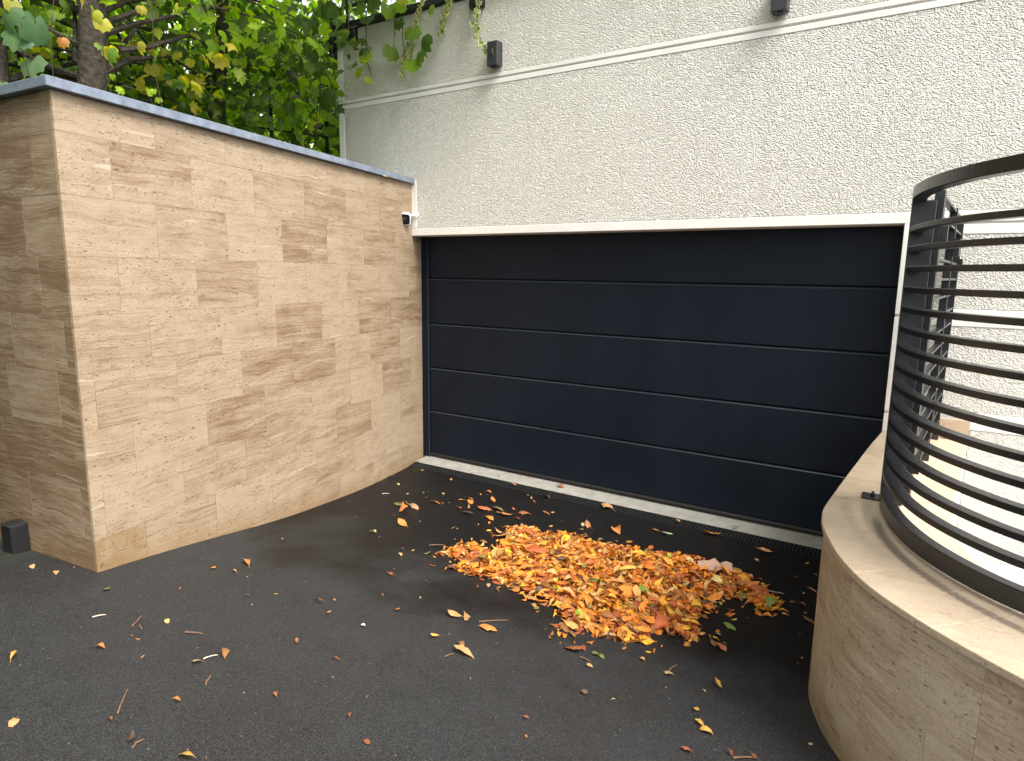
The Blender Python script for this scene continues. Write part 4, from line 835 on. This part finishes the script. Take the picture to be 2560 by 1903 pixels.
def tree(name, loc, h_, r0, label, cz, rad, nleaf, lsize, tones, lean=(0, 0), nind=0, sprays=60, variants=MAPV, group='garden trees behind the wall', ccen=None, zlo=None):
    x0, y0, z0 = loc
    root = empty(name, loc); tag(root, label, 'tree', group)
    pts = []; n = 9
    for i in range(n):
        t_ = i / (n - 1); pts.append((x0 + lean[0] * t_ + 0.05 * math.sin(5 * t_ + x0), y0 + lean[1] * t_ + 0.05 * math.cos(4 * t_ + y0), z0 - 0.15 + h_ * t_))
    world_parent(MB().tube(pts, [r0 * (1.25 if i == 0 else 1) * (1 - 0.75 * i / (n - 1)) for i in range(n)], 12).obj('trunk', M['bark'], smooth=True), root)
    cen = np.array([x0 + lean[0] * 0.5, y0 + lean[1] * 0.5, cz]) if ccen is None else np.array([ccen[0], ccen[1], cz]); rad = np.array(rad)
    # branches and the sprays they carry
    ends = []
    bmb = MB()
    for i in range(sprays):
        while True:
            d_ = rng.normal(size=3); d_ /= np.linalg.norm(d_); rr = rng.uniform(0.25, 1.0) ** 0.5
            e = cen + d_ * rad * rr
            if e[2] > (zlo if zlo is not None else z0 + 0.3): break
        ends.append(e)
        if i % 2 == 0:
            t_ = min(0.95, max(0.06, (e[2] - z0) / h_ * 0.8)); j = t_ * (n - 1); a = np.array(pts[int(j)]) + (np.array(pts[min(n - 1, int(j) + 1)]) - np.array(pts[int(j)])) * (j % 1)
            mid_ = (a + e) / 2 + np.array([0, 0, 0.15 + 0.2 * rng.random()]) + rng.normal(size=3) * 0.08
            q1 = (a * 0.6 + mid_ * 0.4) + rng.normal(size=3) * 0.05
            bmb.tube([tuple(a), tuple(q1), tuple(mid_), tuple((mid_ + e) / 2 + rng.normal(size=3) * 0.05), tuple(e)], [r0 * 0.28, r0 * 0.2, r0 * 0.13, r0 * 0.08, r0 * 0.04], 6)
    world_parent(bmb.obj('branches', M['bark']), root)
    ends = np.array(ends); per = rng.integers(0, sprays, nleaf)
    pos = ends[per] + rng.normal(size=(nleaf, 3)) * np.array([0.30, 0.30, 0.16]) - np.array([0, 0, 0.05])
    tone_s = rng.choice(len(tones), size=sprays, p=np.array([q[1] for q in tones]) / sum(q[1] for q in tones))
    cols = [tones[tone_s[k_]][0] for k_ in per]
    def plc(i): return int(rng.integers(0, len(variants))), xf(tuple(pos[i]), rng.normal() * 0.55, R(38) + rng.normal() * 0.5, rng.uniform(0, 6.28), lsize * rng.uniform(0.6, 1.15))
    def clr(i): return jit(GREENS[cols[i]], 0.3)
    # those nearest the camera stay single leaves
    if nind:
        dist = np.linalg.norm(pos - np.array([4.70, -5.65, 2.07]), axis=1); order = np.argsort(dist)
        fr_ = [i for i in order if pos[i, 2] < 5.2][:nind]; rest = [i for i in range(nleaf) if i not in set(fr_)]
        for i in fr_:
            v_, mt_ = plc(i); lc, rq, sc3 = mt_.decompose()
            o = link('leaf', MAPM[v_], loc=lc, rot=rq.to_euler(), scale=sc3); o.color = (*clr(i), 1); world_parent(o, root)
    else: rest = list(range(nleaf))
    fo = merged('foliage', variants, len(rest), lambda i: plc(rest[i]), lambda i: clr(rest[i]), M['green'], root); fo['kind'] = 'stuff'
    return root
TY = [('l', .28), ('g', .36), ('d', .30), ('y', .06)]; TG = [('g', .40), ('d', .25), ('l', .35)]; TD = [('d', .6), ('g', .35), ('l', .05)]
tree('maple_tree', (-1.12, -2.84, 2.72), 6.5, 0.115, 'yellow green maple with a dark trunk behind the stone wall', 4.7, (2.3, 2.2, 1.5), 5400, 0.082, TY, (0.45, 0.15), 120, 90, zlo=3.35, ccen=(-2.35, -2.0))
tree('maple_tree', (-1.78, -3.20, 2.72), 7.0, 0.12, 'thick dark trunked maple at the left edge of the picture', 5.0, (2.4, 2.4, 1.8), 4400, 0.085, TY, (0.15, 0.0), 0, 80, zlo=3.5, ccen=(-4.2, -2.2))
tree('maple_tree', (-2.9, 0.70, 2.72), 6.5, 0.09, 'bright green maple beside the corner of the white building', 4.5, (1.7, 2.0, 1.7), 4600, 0.095, [('l', .34), ('g', .30), ('d', .36)], (0.1, -0.1), 80, 80, zlo=3.0)
tree('linden_tree', (-6.3, 1.6, 2.72), 8.0, 0.14, 'dense green tree in the second row behind the maples', 5.0, (2.6, 2.8, 2.0), 2600, 0.10, TG, (0, 0), 0, 90, zlo=3.0)
tree('linden_tree', (-7.6, -1.9, 2.72), 8.0, 0.14, 'shadowy green tree far back at the left', 5.0, (2.6, 2.6, 2.0), 2600, 0.10, TG, (0, 0), 0, 90, zlo=3.0)
tree('linden_tree', (-4.2, 4.6, 2.72), 8.0, 0.14, 'dark green tree behind the corner of the white building', 5.0, (2.6, 2.6, 2.2), 3200, 0.10, TD, (0, 0), 0, 90, zlo=2.9)
tree('maple_tree', (-1.9, -6.9, 0.40), 8.0, 0.16, 'unseen tall tree added left of the driveway to shade the wall return', 6.6, (2.6, 2.0, 2.1), 5200, 0.15, TG, (1.8, 0.5), 0, 110, zlo=4.6)  # out of view, added for its shade on the wall return
tree('maple_tree', (-2.0, -1.25, 2.72), 5.2, 0.085, 'slim maple added to shade the upper facade with its unseen crown', 6.6, (1.6, 1.3, 1.0), 2600, 0.13, TG, (0.7, 0.0), 0, 60, zlo=5.6, ccen=(0.25, -1.3))  # crown lies above the view, added to darken the upper left facade
tree('linden_tree', (1.6, -10.2, 0.75), 8.5, 0.18, 'unseen big tree added behind the viewer to shade the wall return', 6.4, (3.0, 2.2, 2.8), 4600, 0.17, TD, (0.2, 0.6), 0, 90, zlo=2.9)  # out of view, added to keep sky light off the wall return
hq = rng.uniform((-2.2, -7.5, 0.35), (0.75, -4.72, 5.0), size=(9500, 3))  # unseen leaf mass, added to shade the wall return
h2 = merged('hedge', SMALL, 9500, lambda i: (int(rng.integers(0, 3)), xf(tuple(hq[i]), rng.normal(), rng.normal() + .6, rng.uniform(0, 6.28), rng.uniform(0.10, 0.17))), lambda i: jit(GREENS[['d', 'd', 'g'][rng.integers(0, 3)]], 0.3), M['green'])
tag(h2, 'unseen tall hedge added left of the driveway to shade the wall return', 'hedge', kind='stuff')
# hedge as a green mass far behind
hp = rng.uniform((-14, -6, 2.8), (-9.5, 12, 6.2), size=(3800, 3))
hd = merged('thicket', SMALL + MAPV[:2], 3800, lambda i: (int(rng.integers(0, 5)), xf(tuple(hp[i]), rng.normal(), rng.normal() + .6, rng.uniform(0, 6.28), rng.uniform(0.14, 0.26))), lambda i: jit(GREENS[['d', 'g', 'g', 'l'][rng.integers(0, 4)]], 0.3), M['green'])
tag(hd, 'far green thicket closing the view behind the trees', 'thicket', kind='stuff')
# iron garden fence behind the wall
fe = empty('garden_fence', (-2.0, -1.7, 2.72)); tag(fe, 'thin black iron fence standing among the trees behind the wall', 'fence')
F0, F1 = Vector((-2.35, -2.5, 0)), Vector((-1.45, -0.1, 0))
for i in range(5):
    q_ = F0.lerp(F1, i / 4); world_parent(MB().box(q_.x - 0.014, q_.x + 0.014, q_.y - 0.014, q_.y + 0.014, 2.6, 4.06).obj('post', M['iron']), fe)
    world_parent(MB().tube([(q_.x - 0.05, q_.y - 0.13, 4.07), (q_.x + 0.05, q_.y + 0.13, 4.07)], 0.012, 6).obj('finial', M['iron']), fe)
for z in (3.05, 3.62): world_parent(MB().tube([(F0.x, F0.y, z), (F1.x, F1.y, z)], 0.011, 6).obj('rail', M['iron']), fe)
# vine hanging from the roof corner
VINE = [(-0.155, 4.634, 0.156, 'g'), (-0.403, 4.581, 0.174, 'd'), (-0.801, 4.541, 0.11, 'y'), (-0.126, 4.231, 0.165, 'g'), (0.115, 4.394, 0.165, 'g'), (0.282, 4.254, 0.193, 'd'), (0.136, 4.225, 0.138, 'g'), (0.134, 4.086, 0.174, 'g'), (0.256, 4.128, 0.174, 'd'), (-0.521, 4.256, 0.128, 'l'), (-0.553, 4.112, 0.128, 'l'), (-0.545, 4.333, 0.11, 'd'), (-0.434, 4.022, 0.073, 'y'), (0.391, 4.541, 0.11, 'g'), (-0.673, 4.584, 0.101, 'd'), (-0.933, 4.769, 0.183, 'd'), (-1.065, 4.728, 0.147, 'g'), (-0.817, 4.812, 0.156, 'd'), (-0.571, 4.747, 0.138, 'd'), (-0.384, 4.756, 0.156, 'd'), (-0.078, 4.68, 0.128, 'g'), (0.02, 4.627, 0.101, 'g'), (0.046, 4.691, 0.119, 'y'), (-0.971, 4.869, 0.165, 'g'), (-1.178, 4.824, 0.156, 'g'), (-1.231, 4.662, 0.174, 'd'), (-1.118, 4.538, 0.128, 'y'), (-1.026, 4.627, 0.138, 'g'), (-1.156, 4.381, 0.11, 'o'), (-1.106, 4.191, 0.202, 'd'), (-1.253, 4.251, 0.138, 'd'), (-1.076, 3.895, 0.22, 'd'), (-1.299, 3.962, 0.138, 'd'), (-0.085, 4.349, 0.083, 'y'), (-0.007, 4.485, 0.11, 'd'),
        (-1.35, 4.55, 0.17, 'g'), (-1.42, 4.30, 0.17, 'd'), (-1.36, 4.08, 0.15, 'g'), (-1.45, 4.72, 0.17, 'g'), (-1.5, 3.85, 0.16, 'd'), (-1.38, 3.70, 0.15, 'g'), (-1.22, 3.62, 0.15, 'l'), (-1.30, 3.45, 0.15, 'l'), (-1.20, 3.32, 0.14, 'l'), (-1.42, 3.25, 0.14, 'l'), (-1.52, 3.5, 0.16, 'd'), (-1.6, 3.3, 0.16, 'd'), (-0.25, 4.88, 0.15, 'g'), (0.25, 4.82, 0.14, 'g'), (0.5, 4.85, 0.13, 'd'), (-0.7, 4.93, 0.16, 'g')]
vn = empty('grape_vine', (-0.5, -0.35, 4.74)); tag(vn, 'big leaved green vine spilling over the roof corner down the white wall', 'vine')
vst = MB()
for xs_ in ([(-0.02, -0.33, 5.0), (0.0, -0.36, 4.7), (-0.02, -0.36, 4.4), (0.02, -0.36, 4.2), (0.08, -0.36, 4.08)], [(-0.50, -0.33, 5.0), (-0.52, -0.36, 4.6), (-0.53, -0.36, 4.3), (-0.45, -0.36, 4.05)], [(-1.1, -0.33, 5.0), (-1.18, -0.40, 4.6), (-1.15, -0.42, 4.2), (-1.25, -0.42, 3.8), (-1.28, -0.42, 3.3)], [(-0.2, -0.33, 4.9), (-0.12, -0.36, 4.5), (-0.15, -0.35, 4.3), (-0.1, -0.35, 4.2)], [(-0.85, -0.33, 5.0), (-0.9, -0.38, 4.75), (-0.8, -0.37, 4.55)]):
    vst.tube(xs_, 0.0045, 6)
world_parent(vst.obj('stem', M['stem']), vn)
for (x, z, s_, k) in VINE:
    v_ = 4 + int(rng.integers(0, 3)); y_ = -0.36 - 0.08 * rng.random() - (0.25 * rng.random() if x < -0.9 else 0)
    # blade faces out from the wall, tip down
    o = link('leaf', MAPM[v_], loc=(x, y_, z + s_ * 0.25), rot=(rng.normal() * 0.35, R(75) + rng.normal() * 0.3, R(-80) + rng.normal() * 0.5), scale=(s_ * 0.74,) * 3)
    o.color = (*jit(GREENS[k], 0.2), 1); world_parent(o, vn)
# variegated ivy
IVY = [[(0.546, 4.80), (0.523, 4.643), (0.511, 4.578), (0.476, 4.517), (0.453, 4.437), (0.429, 4.364)], [(0.867, 4.80), (0.867, 4.568), (0.868, 4.495), (0.847, 4.425), (0.858, 4.34), (0.88, 4.254), (0.935, 4.162), (1.0, 4.106)], [(0.195, 4.80), (0.17, 4.669), (0.108, 4.576), (0.069, 4.469), (0.03, 4.37), (-0.009, 4.296), (-0.061, 4.214), (-0.088, 4.128), (-0.077, 4.054)]]
ivm = [leaf_mesh('leaf', lobed(IVYL, f_, s_, droop=.3), M['green'], (0.16, 0.24, 0.09), (0.85, 0.78, 0.42)) for f_, s_ in ((.2, 61), (.4, 62))]
for k, (st_, lab) in enumerate(zip(IVY, ('short strand of cream edged ivy hanging left of the roof bracket', 'long strand of cream edged ivy trailing down to the box lamp', 'strand of cream edged ivy hanging among the big vine leaves'))):
    rt_ = empty('ivy', (st_[0][0], -0.27, st_[0][1])); tag(rt_, lab, 'ivy', 'variegated ivy strands over the roof edge')
    P_ = spline([(a, b_) for a, b_ in st_], 26)
    world_parent(MB().tube([(a, -0.272 - 0.006 * math.sin(i), b_) for i, (a, b_) in enumerate(P_)], 0.0028, 5).obj('stem', M['stem']), rt_)
    for i in range(1, 26):
        for side in (0, 1):
            if side and i % 2: continue
            a, b_ = P_[i]
            o = link('leaf', ivm[(i + side) % 2], loc=(a + rng.normal() * 0.018, -0.29 - 0.02 * rng.random(), b_ + rng.normal() * 0.01), rot=(rng.normal() * 0.5, R(60) + rng.normal() * 0.4, R(-90) + rng.normal() * 0.9), scale=(rng.uniform(0.036, 0.056),) * 3); o.color = (1, 1, 1, 1)
            world_parent(o, rt_)
# broad leaves on the shoots just behind the coping
NEAR = [(-0.097, -3.623, 3.482, 0.26, 'b'), (-0.158, -3.64, 3.285, 0.202, 'b'), (-0.149, -3.715, 3.432, 0.169, 'b'), (-0.137, -3.767, 3.543, 0.195, 'b'), (0.059, -3.424, 3.688, 0.091, 'y'), (0.069, -3.363, 3.63, 0.111, 'y'), (0.08, -3.314, 3.591, 0.124, 'y'), (-0.052, -3.506, 3.462, 0.085, 'o'), (0.045, -3.281, 3.425, 0.15, 'g'), (0.037, -3.323, 3.469, 0.072, 'g'), (0.145, -3.136, 3.499, 0.104, 'y'), (0.189, -3.04, 3.467, 0.13, 'g'), (-0.243, -3.779, 3.155, 0.098, 'b'), (0.333, -2.973, 3.767, 0.072, 'y'), (0.22, -3.137, 3.722, 0.078, 'y'), (-0.107, -3.735, 3.601, 0.117, 'y'), (-0.14, -3.678, 3.413, 0.117, 'b'), (0.034, -3.205, 3.235, 0.072, 'l'), (0.029, -3.248, 3.307, 0.052, 'l'), (0.112, -3.064, 3.242, 0.072, 'l'), (0.131, -3.012, 3.199, 0.059, 'l'), (0.128, -3.039, 3.25, 0.052, 'l')]
sh = empty('climbing_shoots', (0.0, -3.4, 3.0)); tag(sh, 'shoots with broad green and yellow leaves rising over the coping at the wall corner', 'vine')
stm = MB()
for a in ([(-0.16, -3.45, 2.75), (-0.15, -3.66, 3.2), (-0.15, -3.70, 3.55), (-0.1, -3.72, 3.9)], [(0.02, -3.2, 2.75), (0.05, -3.3, 3.3), (0.08, -3.34, 3.7), (0.06, -3.42, 4.1)], [(0.08, -2.9, 2.75), (0.10, -3.06, 3.25), (0.03, -3.2, 3.27)], [(0.15, -2.95, 2.75), (0.19, -3.06, 3.4), (0.25, -3.08, 3.8), (0.33, -3.0, 4.1)], [(-0.2, -3.5, 2.75), (-0.08, -3.56, 3.4), (-0.05, -3.5, 3.9)]):
    stm.tube(a, 0.0025, 6)
world_parent(stm.obj('stem', M['stem']), sh)
fv = math.atan2(-0.83, 0.53)
for (x, y, z, s_, k) in NEAR:
    v_ = 4 + int(rng.integers(0, 3))
    o = link('leaf', MAPM[v_], loc=(x, y, z + 0.2 * s_), rot=(rng.normal() * 0.5, R(70) + rng.normal() * 0.35, fv + rng.normal() * 0.7), scale=(s_ * 0.55,) * 3); o.color = (*jit(GREENS[k], 0.15), 1); world_parent(o, sh)

# things that still share a label are told apart by their order across the picture
from collections import defaultdict
same = defaultdict(list)
for o in COL.objects:
    if o.parent is None and 'label' in o: same[o['label']].append(o)
ORD = ['leftmost', 'second from left', 'third from left', 'fourth from left', 'fifth from left', 'sixth from left', 'seventh from left']
for lab, os_ in same.items():
    if len(os_) < 2: continue
    def sx_(o):
        p_ = o.location if o.location.length > 1e-6 else Vector(o.bound_box[0])
        d_ = p_ - cam.location; return d_.dot(rt) / d_.dot(fw)
    for i, o in enumerate(sorted(os_, key=sx_)):
        if len(lab.split()) > 12: lab = lab.replace('lying ', '').replace('thin ', '').replace('towards the ', '').replace('the leaf pile', 'the pile')
        o['label'] = lab + ', ' + (ORD[i] if i < 6 and i < len(os_) - 1 else 'rightmost')
